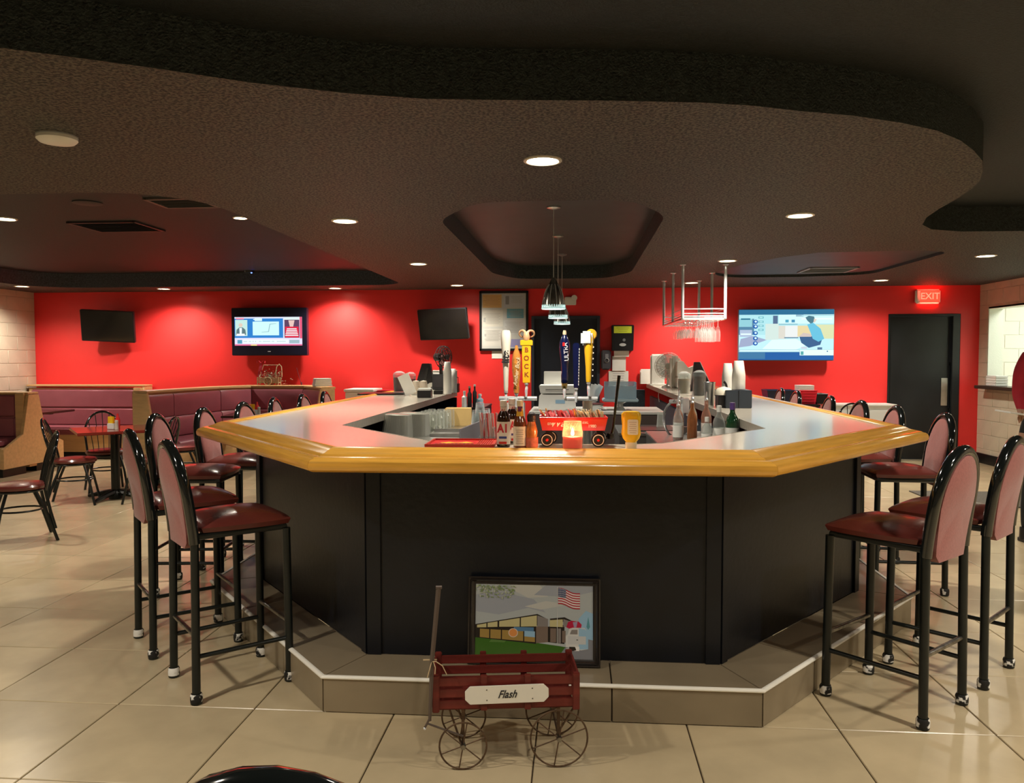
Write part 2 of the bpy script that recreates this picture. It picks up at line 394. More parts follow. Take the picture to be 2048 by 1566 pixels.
def rpoly(P, r, n=4):
    out = []; m = len(P)
    for i in range(m):
        p, a, c = Vector(P[i]), Vector(P[i - 1]), Vector(P[(i + 1) % m]); u = (a - p).normalized() * r; v = (c - p).normalized() * r
        for k in range(n + 1):
            t = k / n; q = (p + u) * (1 - t) ** 2 + p * 2 * t * (1 - t) + (p + v) * t * t; out.append((q.x, q.y))
    return out
D = rpoly([(-.86, 3.25), (-.5, 2.60), (.5, 2.60), (.80, 3.2), (.82, 7.0), (.55, 7.72), (-.6, 7.72), (-.86, 7.0)], .22)
OUT = [(WXL - .1, WYF - .1), (-5.2, WYF - .1)]
bm = BM()
def loop(P): 
    v = [bm.verts.new((p[0], p[1], CEIL)) for p in P]; return [bm.edges.new((v[i], v[(i + 1) % len(v)])) for i in range(len(v))]
outer = [(WXL - .1, WY + .1), (WXL - .1, WYF - .1), (-5.2, WYF - .1)] + A[:-3][0:] + [(WXR + .1, 4.17), (WXR + .1, WY + .1)]
es = loop(outer)
for H in (B, Cc, D): es += loop(H)
bmesh.ops.triangle_fill(bm, edges=es, use_beauty=True)
for f in bm.faces:
    f.normal_update()
    if f.normal.z > 0: f.normal_flip()
me = bpy.data.meshes.new('ceiling'); bm.to_mesh(me); bm.free(); me.materials.append(SOFF)
ceiling = struct(link(bpy.data.objects.new('ceiling', me)))
def fascia(name, P, m, closed=True, top=CEIL2):
    bm = BM(); n = len(P); a = [bm.verts.new((p[0], p[1], CEIL)) for p in P]; c = [bm.verts.new((p[0], p[1], top)) for p in P]
    for i in range(n if closed else n - 1): bm.faces.new((a[i], a[(i + 1) % n], c[(i + 1) % n], c[i]))
    for f in bm.faces: f.smooth = True
    me = bpy.data.meshes.new(name); bm.to_mesh(me); bm.free(); me.materials.append(m); return link(bpy.data.objects.new(name, me), ceiling)
FASC = mat('dark_fascia_paint', (.026, .034, .033), .55, var=.6, vscale=50, bump=.8, bscale=110)
fascia('soffit_edge', A[:-2], FASC, False); fascia('recess_edge', B, mat('glow_tinted_fascia', (.055, .065, .085), .5, var=.5, vscale=50, bump=.8, bscale=110)); fascia('recess_edge', Cc, FASC, top=2.56)  # left recess edge is paler and bluer: television glow put into its colour
fascia('pendant_recess_edge', D, FASC, top=2.70)
SMO = mat('smooth_dark_ceiling', (.035, .036, .033), .5, var=.2, vscale=3)
b = BM(); prism(b, [(p[0] * 1.0, p[1]) for p in D], 2.70, 2.72); obj('pendant_recess_top', b, SMO, ceiling, smooth=False)
b = BM(); prism(b, Cc, 2.56, 2.575); obj('shallow_recess_top', b, mat('blue_grey_ceiling', (.030, .034, .042), .5, var=.2, vscale=3), ceiling, smooth=False)
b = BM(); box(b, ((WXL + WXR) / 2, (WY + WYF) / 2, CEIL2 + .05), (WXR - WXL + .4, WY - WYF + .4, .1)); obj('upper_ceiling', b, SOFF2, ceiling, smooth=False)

# ---------------------------------------------------------------- recessed lamps
LAMP = mat('lamp_disc', (0, 0, 0), .5, emit=(1, .86, .62), es=9)
TRIM = mat('lamp_trim', (.75, .70, .6), .35)
def can(x, y, z, r, P, label, visible=True, grp='recessed ceiling lamps'):
    t = thing('recessed_lamp', label, 'ceiling light', (x, y, z), 0, grp)
    b = BM(); lathe(b, [(r * .80, .004), (r * .80, -.004), (r * .86, -.010), (r, -.007), (r, 0)], seg=28, caps=False); obj('trim_ring', b, TRIM, t)
    b = BM(); lathe(b, [(r * .8, -.001), (r * .8, .0)], seg=24); obj('lens', b, LAMP, t)
    l = bpy.data.lights.new('lamp_light', 'SPOT'); l.energy = P; l.color = (1, .90, .75); l.spot_size = radians(150); l.spot_blend = .8; l.shadow_soft_size = .07
    lo = bpy.data.objects.new('lamp_light', l); lo.location = (0, 0, -.03); link(lo, t)
    return t
nm = lambda s: s
for x, y, z, r, lab in ((-.02, 1.53, CEIL, .1, 'large recessed lamp nearest the camera above the front of the bar'),
    (-1.57, 3.21, CEIL, .1, 'recessed lamp left of the ceiling recess, nearest of its row'), (1.765, 3.27, CEIL, .1, 'recessed lamp right of the ceiling recess, nearest of its row'),
    (-1.56, 5.93, CEIL, .1, 'recessed lamp left of the ceiling recess, second of its row'), (1.757, 5.95, CEIL, .1, 'recessed lamp above the near end of the glass rack'),
    (-1.52, 8.5, CEIL, .1, 'recessed lamp near the red wall, above the tilted television beside the poster frame'), (1.738, 8.42, CEIL, .1, 'recessed lamp near the red wall, behind the hanging glass rack'),
    (-2.77, 4.12, CEIL2, .065, 'small recessed lamp in the left ceiling recess'), (4.289, 5.77, CEIL, .1, 'recessed lamp at the far right of the ceiling near the pass-through'),
    (4.207, 8.3, CEIL, .1, 'recessed lamp near the red wall, left of the exit sign'), (-4.85, 3.99, CEIL2, .1, 'recessed lamp cut by the left edge of the photo'),
    (-5.93, 8.66, CEIL, .1, 'recessed lamp near the red wall, above the far left booth'), (-3.38, 8.8, CEIL, .1, 'recessed lamp near the red wall, right of the lit television'),
    (-7.72, 8.08, CEIL, .1, 'recessed lamp in the far left corner of the ceiling')):
    can(x, y, z, r, CAN_W * (.5 if r < .08 else 1.), lab)
# the same lamps out of view; the last ones are added to brighten the front
for x, y in ((-4.2, .5), (-3.6, -2.4), (3.8, -1.6), (4.6, 1.4), (-6.6, 2.0), (-2.3, -.95), (2.7, -.55), (.4, -1.9)):
    l = bpy.data.lights.new('unseen_room_lamp', 'SPOT'); l.energy = FILL_W * (.4 if y == -1.9 else 1); l.color = (1, .90, .75); l.spot_size = radians(150); l.spot_blend = .8; l.shadow_soft_size = .07
    lo = bpy.data.objects.new('unseen_room_lamp', l); lo.location = (x, y, CEIL2 - .03 if x > -5.2 else CEIL - .03); link(lo)
kl = bpy.data.lights.new('kitchen_lamp', 'AREA'); kl.energy = 26; kl.size = 1.2; kl.color = (.95, 1, .92); ko = bpy.data.objects.new('kitchen_lamp', kl); ko.location = (X2 + 1.0, 8.0, 2.75); link(ko)
# ================================================================ BAR
bar = thing('bar_counter', 'large angled bar counter with black panelled base, grey top and honey oak rail', 'bar counter', (0, 3, 0))
bar.matrix_world = Matrix.Translation((0, 0, 0))
ZL = 1.11
for i in range(5):
    sweepseg('front_panel', PANEL, i, [(0, .155), (0, 1.045), (-.09, 1.045), (-.09, .155)], BLKP, bar, bevel=.002, gap=.0015, smooth=False)
# trims beside the corners
def strip(P0, P1, t0, t1, u0, u1, z0, z1, name='corner_trim', m=BLKP):
    a, c = Vector(P0), Vector(P1); d = (c - a).normalized(); n = Vector((d.y, -d.x)); q0 = a + d * t0; q1 = a + d * t1
    b = BM(); prism(b, [tuple(q0 + n * u0), tuple(q1 + n * u0), tuple(q1 + n * u1), tuple(q0 + n * u1)], z0, z1); return obj(name, b, m, bar, bevel=.002)
L_ = (Vector(PANEL[2]) - Vector(PANEL[1])).length
strip(PANEL[2], PANEL[3], .0, .065, 0, .012, .155, 1.04); strip(PANEL[2], PANEL[3], 1.58 - .065, 1.58, 0, .012, .155, 1.04)
strip(PANEL[1], PANEL[2], L_ - .05, L_, 0, .010, .155, 1.04); strip(PANEL[3], PANEL[4], 0, .05, 0, .010, .155, 1.04)
strip(PANEL[1], PANEL[2], 0, .06, 0, .014, .155, 1.04); strip(PANEL[3], PANEL[4], L_ - .06, L_, 0, .014, .155, 1.04)
# rail in five mitred pieces
RAILP = [(.150, 1.030), (.150, 1.112), (.160, 1.121), (.178, 1.125), (.198, 1.123), (.222, 1.114), (.245, 1.103), (.262, 1.0985), (.268, 1.093), (.276, 1.0945), (.298, 1.092), (.305, 1.0865), (.318, 1.084), (.328, 1.077), (.333, 1.066), (.333, 1.052), (.328, 1.042), (.318, 1.036), (.300, 1.030)]
RP = [PANEL[0], PANEL[1], PANEL[2], PANEL[3], PANEL[4], (1.78, 8.2)]
for i in range(5): sweepseg('rail_segment', RP, i, RAILP, OAK, bar, gap=.0006, ang=30)
# laminate top
lo = [(Vector(p) + m_ * .150) for p, m_ in zip(RP, miters(RP))]
inner = [(1.205, 9.19), (1.205, 1.86), (.56, 1.055), (.40, .985), (-.28, .965), (-.50, 1.03), (-1.215, 1.91), (-1.215, 6.42)]
outl = [(lo[0].x, 6.42)] + [tuple(p) for p in lo[1:5]] + [(lo[4].x, 8.2), (lo[4].x, 9.19)]
b = BM(); prism(b, outl + inner, ZL - .045, ZL); obj('counter_top', b, LAM, bar, bevel=.002, smooth=False)
b = BM()
for a, c in zip(inner, inner[1:]):
    a, c = Vector(a), Vector(c); d = (c - a).normalized(); n = Vector((-d.y, d.x)) * -1
    q = [a - n * .0, c - n * .0, c + n * .004, a + n * .004]
    prism(b, [tuple(v) for v in q], ZL - .052, ZL + .0015)
obj('edge_strip', b, LAMEDGE, bar, smooth=False)
b = BM(); box(b, (-1.5, 6.40, .58), (.57, .05, .93)); obj('end_panel', b, BLKP, bar, bevel=.003)
b = BM(); box(b, (-1.25, 4.1, .50), (.05, 4.3, .90)); box(b, (1.24, 5.4, .50), (.04, 6.9, .90)); obj('inner_cabinet', b, DKBLUE, bar, bevel=.003)

# step round the bar: tiled, pale nosing
stp = thing('foot_step', 'raised tiled step with a pale metal nosing running around the bar base', 'step', (0, 0, 0))
STEPP = PANEL[:]
for i in range(5):
    sweepseg('step_core', STEPP, i, [(.0, .0), (.0, .143), (.255, .143), (.255, .0)], GROUT, stp, smooth=False)
    sweepseg('nosing', STEPP, i, [(.256, .146), (.256, .158), (.264, .160), (.274, .157), (.277, .151), (.274, .146)], mat('pale_nosing', (.86, .84, .76), .35), stp, ang=60)
    a, c = Vector(STEPP[i]), Vector(STEPP[i + 1]); L = (c - a).length; th = atan2((c - a).y, (c - a).x); mt = miters(STEPP)
    d = (c - a).normalized(); n = Vector((d.y, -d.x)); ml, mr_ = mt[i].dot(d), mt[i + 1].dot(d)
    cuts = {0: None, 4: None}.get(i, None)
    if i == 2: cuts = [0, 1.095, L]
    elif i in (1, 3): cuts = [0, L - .99 if i == 1 else .36, L - .36 if i == 1 else .99, L]
    else: cuts = [0] + [k * T for k in range(1, int(L / T))] + [L]
    if i in (1, 3): cuts = sorted(cuts)
    for k in range(len(cuts) - 1):
        s0, s1 = cuts[k], cuts[k + 1]; g = .003
        def pt(s, u): 
            e = (ml * u if s == 0 else (mr_ * u if s == L else 0)); return a + d * (s + e) + n * u
        q = [pt(s0, .002), pt(s1, .002), pt(s1, .256), pt(s0, .256)]
        sg = [d * g, d * -g, d * -g, d * g]; q = [tuple(v + w_) for v, w_ in zip(q, sg)]
        b = BM(); prism(b, q, .143, .155); obj('tread_tile', b, STEPT, stp, bevel=.0015, bseg=1, smooth=False)
        q = [pt(s0, .255), pt(s1, .255), pt(s1, .268), pt(s0, .268)]; q = [tuple(v + w_) for v, w_ in zip(q, sg)]
        b = BM(); prism(b, q, .003, .144); obj('riser_tile', b, STEPT, stp, bevel=.0015, bseg=1, smooth=False)

# ================================================================ BAR STOOLS
GLIDE = mat('worn_white_glide', (.6, .58, .54), .5)
_nt = GLIDE.node_tree; _n = _nt.nodes.new('ShaderNodeTexNoise'); _n.inputs['Scale'].default_value = 28; _rp = _nt.nodes.new('ShaderNodeValToRGB')
_rp.color_ramp.elements[0].position = .47; _rp.color_ramp.elements[1].position = .53; _rp.color_ramp.elements[0].color = (.01, .01, .01, 1); _rp.color_ramp.elements[1].color = (.8, .79, .75, 1)
_tc = _nt.nodes.new('ShaderNodeTexCoord'); _nt.links.new(_tc.outputs['Object'], _n.inputs['Vector']); _nt.links.new(_n.outputs['Fac'], _rp.inputs[0]); _nt.links.new(_rp.outputs[0], _nt.nodes['Principled BSDF'].inputs['Base Color'])
def cushion(bm, z0, z1, fx, bx_, wf, wb, dome=.022, n=10, rr=.16):
    """upholstered pad: plan is a rounded trapezoid, front at +x"""
    def plan(s, t):
        x = bx_ + (fx - bx_) * (s + 1) / 2; hw = wb + (wf - wb) * (s + 1) / 2; return x, t * hw
    g = []
    for i in range(n + 1):
        row = []
        for j in range(n + 1):
            s, t = -1 + 2 * i / n, -1 + 2 * j / n
            k = rr; s2 = s * sqrt(1 - k * t * t); t2 = t * sqrt(1 - k * s * s)
            x, y = plan(s2, t2); e = max(abs(s), abs(t))
            h = (1 - e ** 4) if e < 1 else 0
            row.append(bm.verts.new((x, y, z1 - .016 + .016 * (1 - e ** 6) + dome * (1 - s * s) * (1 - t * t) + .004 * h)))
        g.append(row)
    for i in range(n):
        for j in range(n): bm.faces.new((g[i][j], g[i + 1][j], g[i + 1][j + 1], g[i][j + 1]))
    rim = [g[i][0] for i in range(n)] + [g[n][j] for j in range(n)] + [g[i][n] for i in range(n, 0, -1)] + [g[0][j] for j in range(n, 0, -1)]
    c = Vector(((fx + bx_) / 2, 0, 0)); m = len(rim)
    mid = [bm.verts.new((v.co.x + (v.co.x - c.x) * .02, v.co.y * 1.02, (z0 + z1) / 2)) for v in rim]
    low = [bm.verts.new((c.x + (v.co.x - c.x) * .975, v.co.y * .975, z0)) for v in rim]
    for i in range(m):
        j = (i + 1) % m; bm.faces.new((rim[i], rim[j], mid[j], mid[i])); bm.faces.new((mid[i], mid[j], low[j], low[i]))
    bm.faces.new(low)
def archpts(w0, w1, z0, z1, x0, x1, n=18):
    """arch of a chair back: sides rise from z0, half-ellipse on top"""
    zs = z0 + (z1 - z0) * .48; P = []
    fx = lambda z: x0 + (x1 - x0) * ((z - z0) / (z1 - z0)) ** 1.25
    for k in range(5): z = z0 + (zs - z0) * k / 5; P.append((fx(z), -(w0 + (w1 - w0) * k / 5), z))
    for k in range(n + 1):
        a = pi - pi * k / n; z = zs + (z1 - zs) * sin(a); P.append((fx(z), w1 * cos(a), z))
    for k in range(4, -1, -1): z = z0 + (zs - z0) * k / 5; P.append((fx(z), (w0 + (w1 - w0) * k / 5), z))
    return P
def make_stool(label):
    t = thing('bar_stool', label, 'bar stool', (0, 0, 0), 0, 'bar stools around the counter')
    b = BM(); cushion(b, .742, .786, .225, -.195, .215, .190); obj('seat', b, VINYL, t)
    b = BM(); tube(b, [(.19, .175, .727), (.19, -.175, .727), (-.20, -.165, .727), (-.20, .165, .727)], .015, 8, closed=True); obj('seat_frame', b, BLKM, t)
    AP = archpts(.176, .172, .70, 1.125, -.212, -.275)
    b = BM(); tube(b, AP, .0235, 12, flat=1.0); obj('back_frame', b, BLKG, t)
    # padded back inside the arch
    b = BM(); inn = [(x, y * .90, z - .006 if z > .9 else z) for x, y, z in archpts(.150, .172, .70, 1.112, -.212, -.272)]
    inn = [(-.216, -.115, .672)] + inn + [(-.216, .115, .672)]
    F, R = [], []
    for x, y, z in inn: F.append(b.verts.new((x + .020, y, z))); R.append(b.verts.new((x - .022, y, z)))
    cz = .90; nn = len(inn)
    def cap(ring, dx, s):
        prev = ring
        for sc, bul in ((.86, .010), (.55, .018)):
            cur = [b.verts.new((v.co.x + dx * bul, v.co.y * sc, cz + (v.co.z - cz) * sc)) for v in ring]
            for i in range(nn): b.faces.new((prev[i], prev[(i + 1) % nn], cur[(i + 1) % nn], cur[i]))
            prev = cur
        xx = sum(v.co.x for v in prev) / nn; c = b.verts.new((xx + dx * .002, 0, cz))
        for i in range(nn): b.faces.new((prev[i], prev[(i + 1) % nn], c))
    cap(F, 1, 1); cap(R, -.6, 1)
    for i in range(nn): b.faces.new((F[i], F[(i + 1) % nn], R[(i + 1) % nn], R[i]))
    obj('backrest', b, FABRIC, t, ang=70)
    for sx in (1, -1):
        for sy in (1, -1):
            x, y = (.195, sy * .184) if sx > 0 else (-.212, sy * .178)
            b = BM(); tube(b, [(x + .006 * sx, y + sy * .006, .035), (x, y, .72)], .0185, 12); lg = obj('leg', b, BLKM, t)
            b = BM(); lathe(b, [(.019, 0), (.025, .004), (.0255, .040), (.022, .046), (.0185, .046)], (x + .006 * sx, y + sy * .006, 0), 14); obj('foot_cap', b, BLKM, lg)
            b = BM(); lathe(b, [(.0262, .012), (.0266, .038), (.0225, .047)], (x + .006 * sx, y + sy * .006, 0), 14, caps=False); obj('worn_glide', b, GLIDE, lg)
    for nme, p, q, r, m in (('side_rung', (.197, .186, .205), (-.216, .180, .205), .0105, BLKM), ('side_rung', (.197, -.186, .205), (-.216, -.180, .205), .0105, BLKM),
                            ('front_rung', (.197, .186, .285), (.197, -.186, .285), .0105, WORN), ('rear_rung', (-.214, .18, .295), (-.214, -.18, .295), .0105, WORN)):
        b = BM(); tube(b, [p, q], r, 10); obj(nme, b, m, t)
    return t
st0 = make_stool('x')
LBL = ['bar stool seen from behind at the front left corner of the bar, nearest the camera', 'bar stool just behind the nearest left one, at the left angled side of the bar',
       'bar stool at the left side of the bar showing its mauve back pad in full', 'second bar stool along the left side of the bar, behind the rail corner',
       'third bar stool along the left side of the bar, only its arched back in view', 'fourth bar stool along the left side, its arch in front of the booth cushions',
       'fifth bar stool on the left side, its arch near the right booth end', 'farthest bar stool on the left side, its arch beside the wooden booth end',
       'bar stool seen from behind at the front right of the bar, nearest the camera', 'bar stool behind the nearest right one, at the right edge of the photo',
       'bar stool on the right side of the bar in front of the black door', 'second bar stool along the right side, its arch just left of the black door',
       'third bar stool along the right side, its arch in front of the white cabinet', 'fourth bar stool along the right side, left of the stacked chairs',
       'fifth bar stool along the right side, its arch in front of the dark blue bin', 'farthest bar stool on the right side, beside the foam cups',
       'foreground bar stool, only its black arch top showing at the bottom edge']
SP = [(-1.45, .92, 42), (-1.905, 1.40, 40.5), (-2.30, 2.33, 6), (-2.28, 2.93, 3), (-2.29, 3.62, -3), (-2.31, 4.36, 4), (-2.28, 5.02, 0), (-2.28, 5.72, 2),
      (1.544, .928, 133), (1.967, 1.348, 137), (2.27, 2.70, 177), (2.27, 3.47, 180), (2.27, 4.18, 183), (2.27, 5.0, 178), (2.28, 6.15, 181), (2.28, 6.82, 180), (-.09, -1.680, 86)]
for k, (x, y, a) in enumerate(SP):
    if k == 0: st0.location = (x, y, 0); st0.rotation_euler = (0, 0, radians(a)); st0['label'] = LBL[0]
    else: dup(st0, (x, y, 0), radians(a), LBL[k])

# ================================================================ WINDSOR CHAIRS AND TABLES
def make_windsor(label):
    t = thing('windsor_chair', label, 'chair', (0, 0, 0), 0, 'black metal spindle chairs')
    b = BM(); lathe(b, [(.17, .428), (.203, .436), (.208, .455), (.195, .472), (.13, .482), (0, .485)], seg=28); obj('seat', b, VINYL, t)
    b = BM(); tube(b, [(.175 * cos(a * pi / 12), .175 * sin(a * pi / 12), .42) for a in range(24)], .012, 8, closed=True); obj('seat_ring', b, BLKM, t)
    AP = archpts(.165, .185, .42, .885, -.17, -.285)
    b = BM(); tube(b, AP, .0125, 10); obj('back_frame', b, BLKG, t)
    for k in range(5):
        y = (k - 2) * .05; yt = (k - 2) * .072; zt = .42 + .465 * (.48 + .52 * sqrt(1 - (yt / .185) ** 2)) ; x_ = -.17 - .115 * ((zt - .42) / .465) ** 1.25
        b = BM(); tube(b, [(-.165, y, .43), ((-.165 + x_) / 2 + .012, (y + yt) / 2, (.43 + zt) / 2), (x_, yt, zt)], .0048, 6); obj('spindle', b, BLKM, t)
    for sx in (1, -1):
        for sy in (1, -1):
            b = BM(); tube(b, [(.10 * sx, .13 * sy, .42), (.15 * sx - (.02 if sx < 0 else 0), .165 * sy, .25), ((.20 if sx > 0 else -.245), .195 * sy, .0)], .0125, 8); lg = obj('leg', b, BLKM, t)
            if sx < 0: b = BM(); tube(b, [(-.165, .165 * sy, .43), (-.20, .172 * sy, .24), (-.232, .187 * sy, .10)], .0125, 8); obj('brace', b, BLKM, lg)
    b = BM(); tube(b, [(.165 * cos(a * pi / 12), .15 * sin(a * pi / 12), .255) for a in range(24)], .008, 8, closed=True); obj('stretcher_ring', b, BLKM, t)
    return t
w0 = make_windsor('x')
WL = [('spindle chair in the left foreground with its seat cut by the photo edge', -4.42, 3.50, 222), ('spindle chair left of the dark red table, its back to the left', -5.00, 5.10, 25),
      ('spindle chair behind the dark red table, its arched back above the tabletop', -5.12, 5.83, -52), ('spindle chair right of the dark red table, its back behind the nearest stools', -4.30, 5.28, 185),
      ('spindle chair whose arch shows just above the third stool on the left', -4.45, 6.25, 200), ('spindle chair in front of the white cabinet left of the black door', 3.75, 7.95, 250)]
for k, (lab, x, y, a) in enumerate(WL):
    if k == 0: w0.location = (x, y, 0); w0.rotation_euler = (0, 0, radians(a)); w0['label'] = lab
    else: dup(w0, (x, y, 0), radians(a), lab)
def make_table(label, x, y, a, s=.78, top=DKRED, grp='pedestal dining tables'):
    t = thing('dining_table', label, 'table', (x, y, 0), radians(a), grp)
    b = BM(); box(b, (0, 0, .735), (s, s, .03)); obj('tabletop', b, top, t, bevel=.006)
    b = BM(); lathe(b, [(.045, .02), (.045, .70)], seg=16); box(b, (0, 0, .71), (.5, .06, .02)); box(b, (0, 0, .71), (.06, .5, .02)); obj('column', b, BLKM, t)
    b = BM()
    for k in range(4):
        aa = k * pi / 2 + pi / 4; tube(b, [(.03 * cos(aa), .03 * sin(aa), .07), (.2 * cos(aa), .2 * sin(aa), .045), (.33 * cos(aa), .33 * sin(aa), .018)], [.035, .028, .018], 8)
    lathe(b, [(.07, .0), (.07, .06), (.045, .10)], seg=16); obj('base', b, BLKM, t)
    return t
make_table('square dark red dining table on a black pedestal among spindle chairs', -4.76, 5.42, 39)
make_table('dining table at the left photo edge, only its black pedestal foot showing', -5.16, 3.35, 20)
make_table('dark booth table standing between the two left booths', -7.55, 8.05, 0, .72, mat('dark_booth_table', (.05, .015, .015), .2))
make_table('dark booth table inside the curved booth', -4.15, 7.65, 10, .7, mat('dark_booth_table', (.05, .015, .015), .2))
# ================================================================ BOOTHS
def bench(name, label, x0, x1, yb, ybk, face, top=1.07, dbl=False, end_right=True):
    """straight booth: back between yb and ybk, seat towards -y (face=-1); wooden frame, vinyl pads"""
    t = thing(name, label, 'booth', ((x0 + x1) / 2, yb, 0)); cx = (x0 + x1) / 2; W = x1 - x0
    th = ybk - yb
    b = BM(); box(b, (0, th / 2, .55), (W, th - .02, top - .11)); obj('back_panel', b, MAPLE, t, bevel=.003)
    b = BM(); box(b, (0, th / 2, top - .012), (W + .05, th + .05, .028)); obj('top_cap', b, MAPLE, t, bevel=.008)
    sides = [-1, 1] if dbl else [-1]
    for s in sides:
        y_in = 0 if s < 0 else th
        for z0, z1, d in ((.74, 1.02, .05), (.47, .735, .07)):
            b = BM(); box(b, (-.03, y_in + s * d / 2, (z0 + z1) / 2), (W - .20, d, z1 - z0)); obj('back_cushion', b, MAUVE, t, bevel=.02, bseg=3)
        b = BM(); box(b, (-.03, y_in + s * .27, .42), (W - .14, .48, .11)); obj('seat_cushion', b, MAUVE, t, bevel=.03, bseg=3)
        b = BM(); box(b, (0, y_in + s * .25, .24), (W, .46, .26)); obj('seat_base', b, MAPLE, t, bevel=.003)
        b = BM(); box(b, (-.02, y_in + s * .23, .055), (W - .02, .42, .11)); obj('kick_base', b, BASEB, t)
    if end_right:
        ys = [-.50, -.50, -.42, -.10, -.02] if True else 0
        P = [(-.50, .11), (-.50, .36), (-.40, .40), (-.14, .52), (-.02, top - .03)]
        Q = [(th + .50, .11), (th + .50, .36), (th + .40, .40), (th + .14, .52), (th + .02, top - .03)] if dbl else [(th, .11), (th, top - .03)]
        pl = P + Q[::-1]; b = BM()
        A_ = [b.verts.new((W / 2 - .01, y, z)) for y, z in pl]; B_ = [b.verts.new((W / 2 + .03, y, z)) for y, z in pl]
        b.faces.new(A_[::-1]); b.faces.new(B_)
        for i in range(len(pl)): j = (i + 1) % len(pl); b.faces.new((A_[i], A_[j], B_[j], B_[i]))
        obj('end_panel', b, MAPLE, t, bevel=.004)
        b = BM(); box(b, (W / 2 - .07, -.035, .74), (.115, .06, .62)); obj('end_post', b, MAPLE, t, bevel=.004)
    return t
bench('booth', 'double sided mauve booth with a maple end panel at the left photo edge', -8.30, -6.98, 7.12, 7.28, -1, 1.055, dbl=True)
bench('booth', 'straight mauve booth with a maple frame against the red wall, far left corner', -8.30, -6.44, 8.95, 9.15, -1, 1.09)
# curved booth
cb = thing('curved_booth', 'long angled mauve booth with maple caps below the lit television', 'booth', (-4.4, 8.6, 0)); cb.location = (0, 0, 0)
CB = [(-5.22, 6.84), (-4.98, 8.35), (-4.70, 8.84), (-3.86, 8.84), (-3.38, 8.2)]
for i in range(4):
    sweepseg('back_panel', CB[::-1], i, [(0, .1), (0, 1.06), (.15, 1.06), (.15, .1)], MAPLE, cb, gap=.001)
    sweepseg('top_cap', CB[::-1], i, [(-.03, 1.062), (-.03, 1.085), (-.02, 1.092), (.17, 1.092), (.18, 1.085), (.18, 1.062)], MAPLE, cb, gap=.001)
    for z0, z1, d in ((.74, 1.035, .05), (.47, .735, .07)):
        L = (Vector(CB[::-1][i + 1]) - Vector(CB[::-1][i])).length; n = 2 if L > 1.4 else 1
        P = [Vector(p) for p in CB[::-1]]
        if n == 2:
            a, c = P[i], P[i + 1]; m = a.lerp(c, .68); Q = [P[i - 1] if i else a * 2 - c, a, m, c, P[i + 2] if i + 2 < len(P) else c * 2 - a]; idx = (1, 2)
        else: Q = [*P]; idx = (i,)
        for q in idx: sweepseg('back_cushion', Q, q, [(-.001, z0 + .01), (-d * .7, z0), (-d, z0 + .02), (-d, z1 - .03), (-d * .7, z1), (-.001, z1 - .005)], MAUVE, cb, gap=.006, ang=60)
    sweepseg('seat_cushion', CB[::-1], i, [(-.06, .47), (-.44, .475), (-.49, .455), (-.50, .41), (-.48, .37), (-.06, .37)], MAUVE, cb, gap=.003, ang=60)
    sweepseg('seat_base', CB[::-1], i, [(0, .1), (0, .37), (-.46, .37), (-.46, .1)], MAPLE, cb, gap=.002)
    sweepseg('kick_base', CB[::-1], i, [(.1, .0), (.1, .1), (-.42, .1), (-.42, .0)], BASEB, cb)
for p, q, s in ((CB[0], CB[1], 1), (CB[4], CB[3], -1)):
    a, c = Vector(p), Vector(q); d = (c - a).normalized(); n = Vector((d.y, -d.x)) * s * -1
    # n points to the outside of the back
    out_ = n; th = .155
    P_ = [(-.50, .1), (-.50, .36), (-.40, .42), (-.14, .55), (-.055, 1.06), (th, 1.06), (th, .1)]
    b = BM(); A_ = []; B_ = []
    for u, z in P_:
        v = a + out_ * u; A_.append(b.verts.new((v.x, v.y, z))); v2 = v - d * .04; B_.append(b.verts.new((v2.x, v2.y, z)))
    b.faces.new(A_); b.faces.new(B_[::-1])
    for i in range(len(P_)): j = (i + 1) % len(P_); b.faces.new((A_[i], A_[j], B_[j], B_[i]))
    obj('end_panel', b, MAPLE, cb, bevel=.003)

# ================================================================ TELEVISIONS
def tv(label, x0, x1, z0, z1, y, shapes=None, bz=(.03, .03, .03, .05), tilt=0, roll=0, yaw=0, depth=.07, arm=.2, frame=BLK):
    W, H = x1 - x0, z1 - z0
    t = thing('television', label, 'television', ((x0 + x1) / 2, y, (z0 + z1) / 2), rot=(radians(tilt), radians(roll), radians(yaw)))
    b = BM(); box(b, (0, 0, 0), (W, depth, H)); obj('case', b, frame, t, bevel=.008)
    l, r, tp, bt = bz; sw, sh = W - l - r, H - tp - bt
    if shapes: art('screen', t, sw, sh, shapes, em, (-W / 2 + l, -depth / 2 - .002, -H / 2 + bt))
    else: b = BM(); box(b, (0, 0, 0), (sw, .002, sh)); obj('screen', b, mat('dark_screen', (.006, .005, .005), .14, coat=.4), t, ((l - r) / 2, -depth / 2 - .001, (bt - tp) / 2))
    g = .07 + arm
    b = BM(); box(b, (0, depth / 2 + .015, 0), (.22, .03, .22)); box(b, (0, depth / 2 + arm / 2, 0), (.05, arm, .05)); box(b, (0, depth / 2 + arm - .01, 0), (.12, .02, .24)); obj('wall_bracket', b, BLK, t, bevel=.003)
    return t
q = lambda px, py, Y: PX(px, py, Y=Y)
def tvpx(label, cx, cy, wpx, hpx, Y, **k):
    c = PX(cx, cy, Y=Y); s = (c - CAM).dot(FW) / FPX; return tv(label, c.x - wpx * s / 2, c.x + wpx * s / 2, c.z - hpx * s / 2, c.z + hpx * s / 2, Y, **k)
tvpx('switched off black television on the red wall at far left, tilted forward', 216.5, 652, 102, 63, 8.97, roll=2.5, tilt=12, yaw=10, arm=.14, bz=(.012, .012, .012, .02))
tvpx('switched off black television between the lit one and the poster frame', 887, 648, 104, 62, 8.97, roll=-1.5, tilt=12, yaw=-12, arm=.14, bz=(.012, .012, .012, .02))
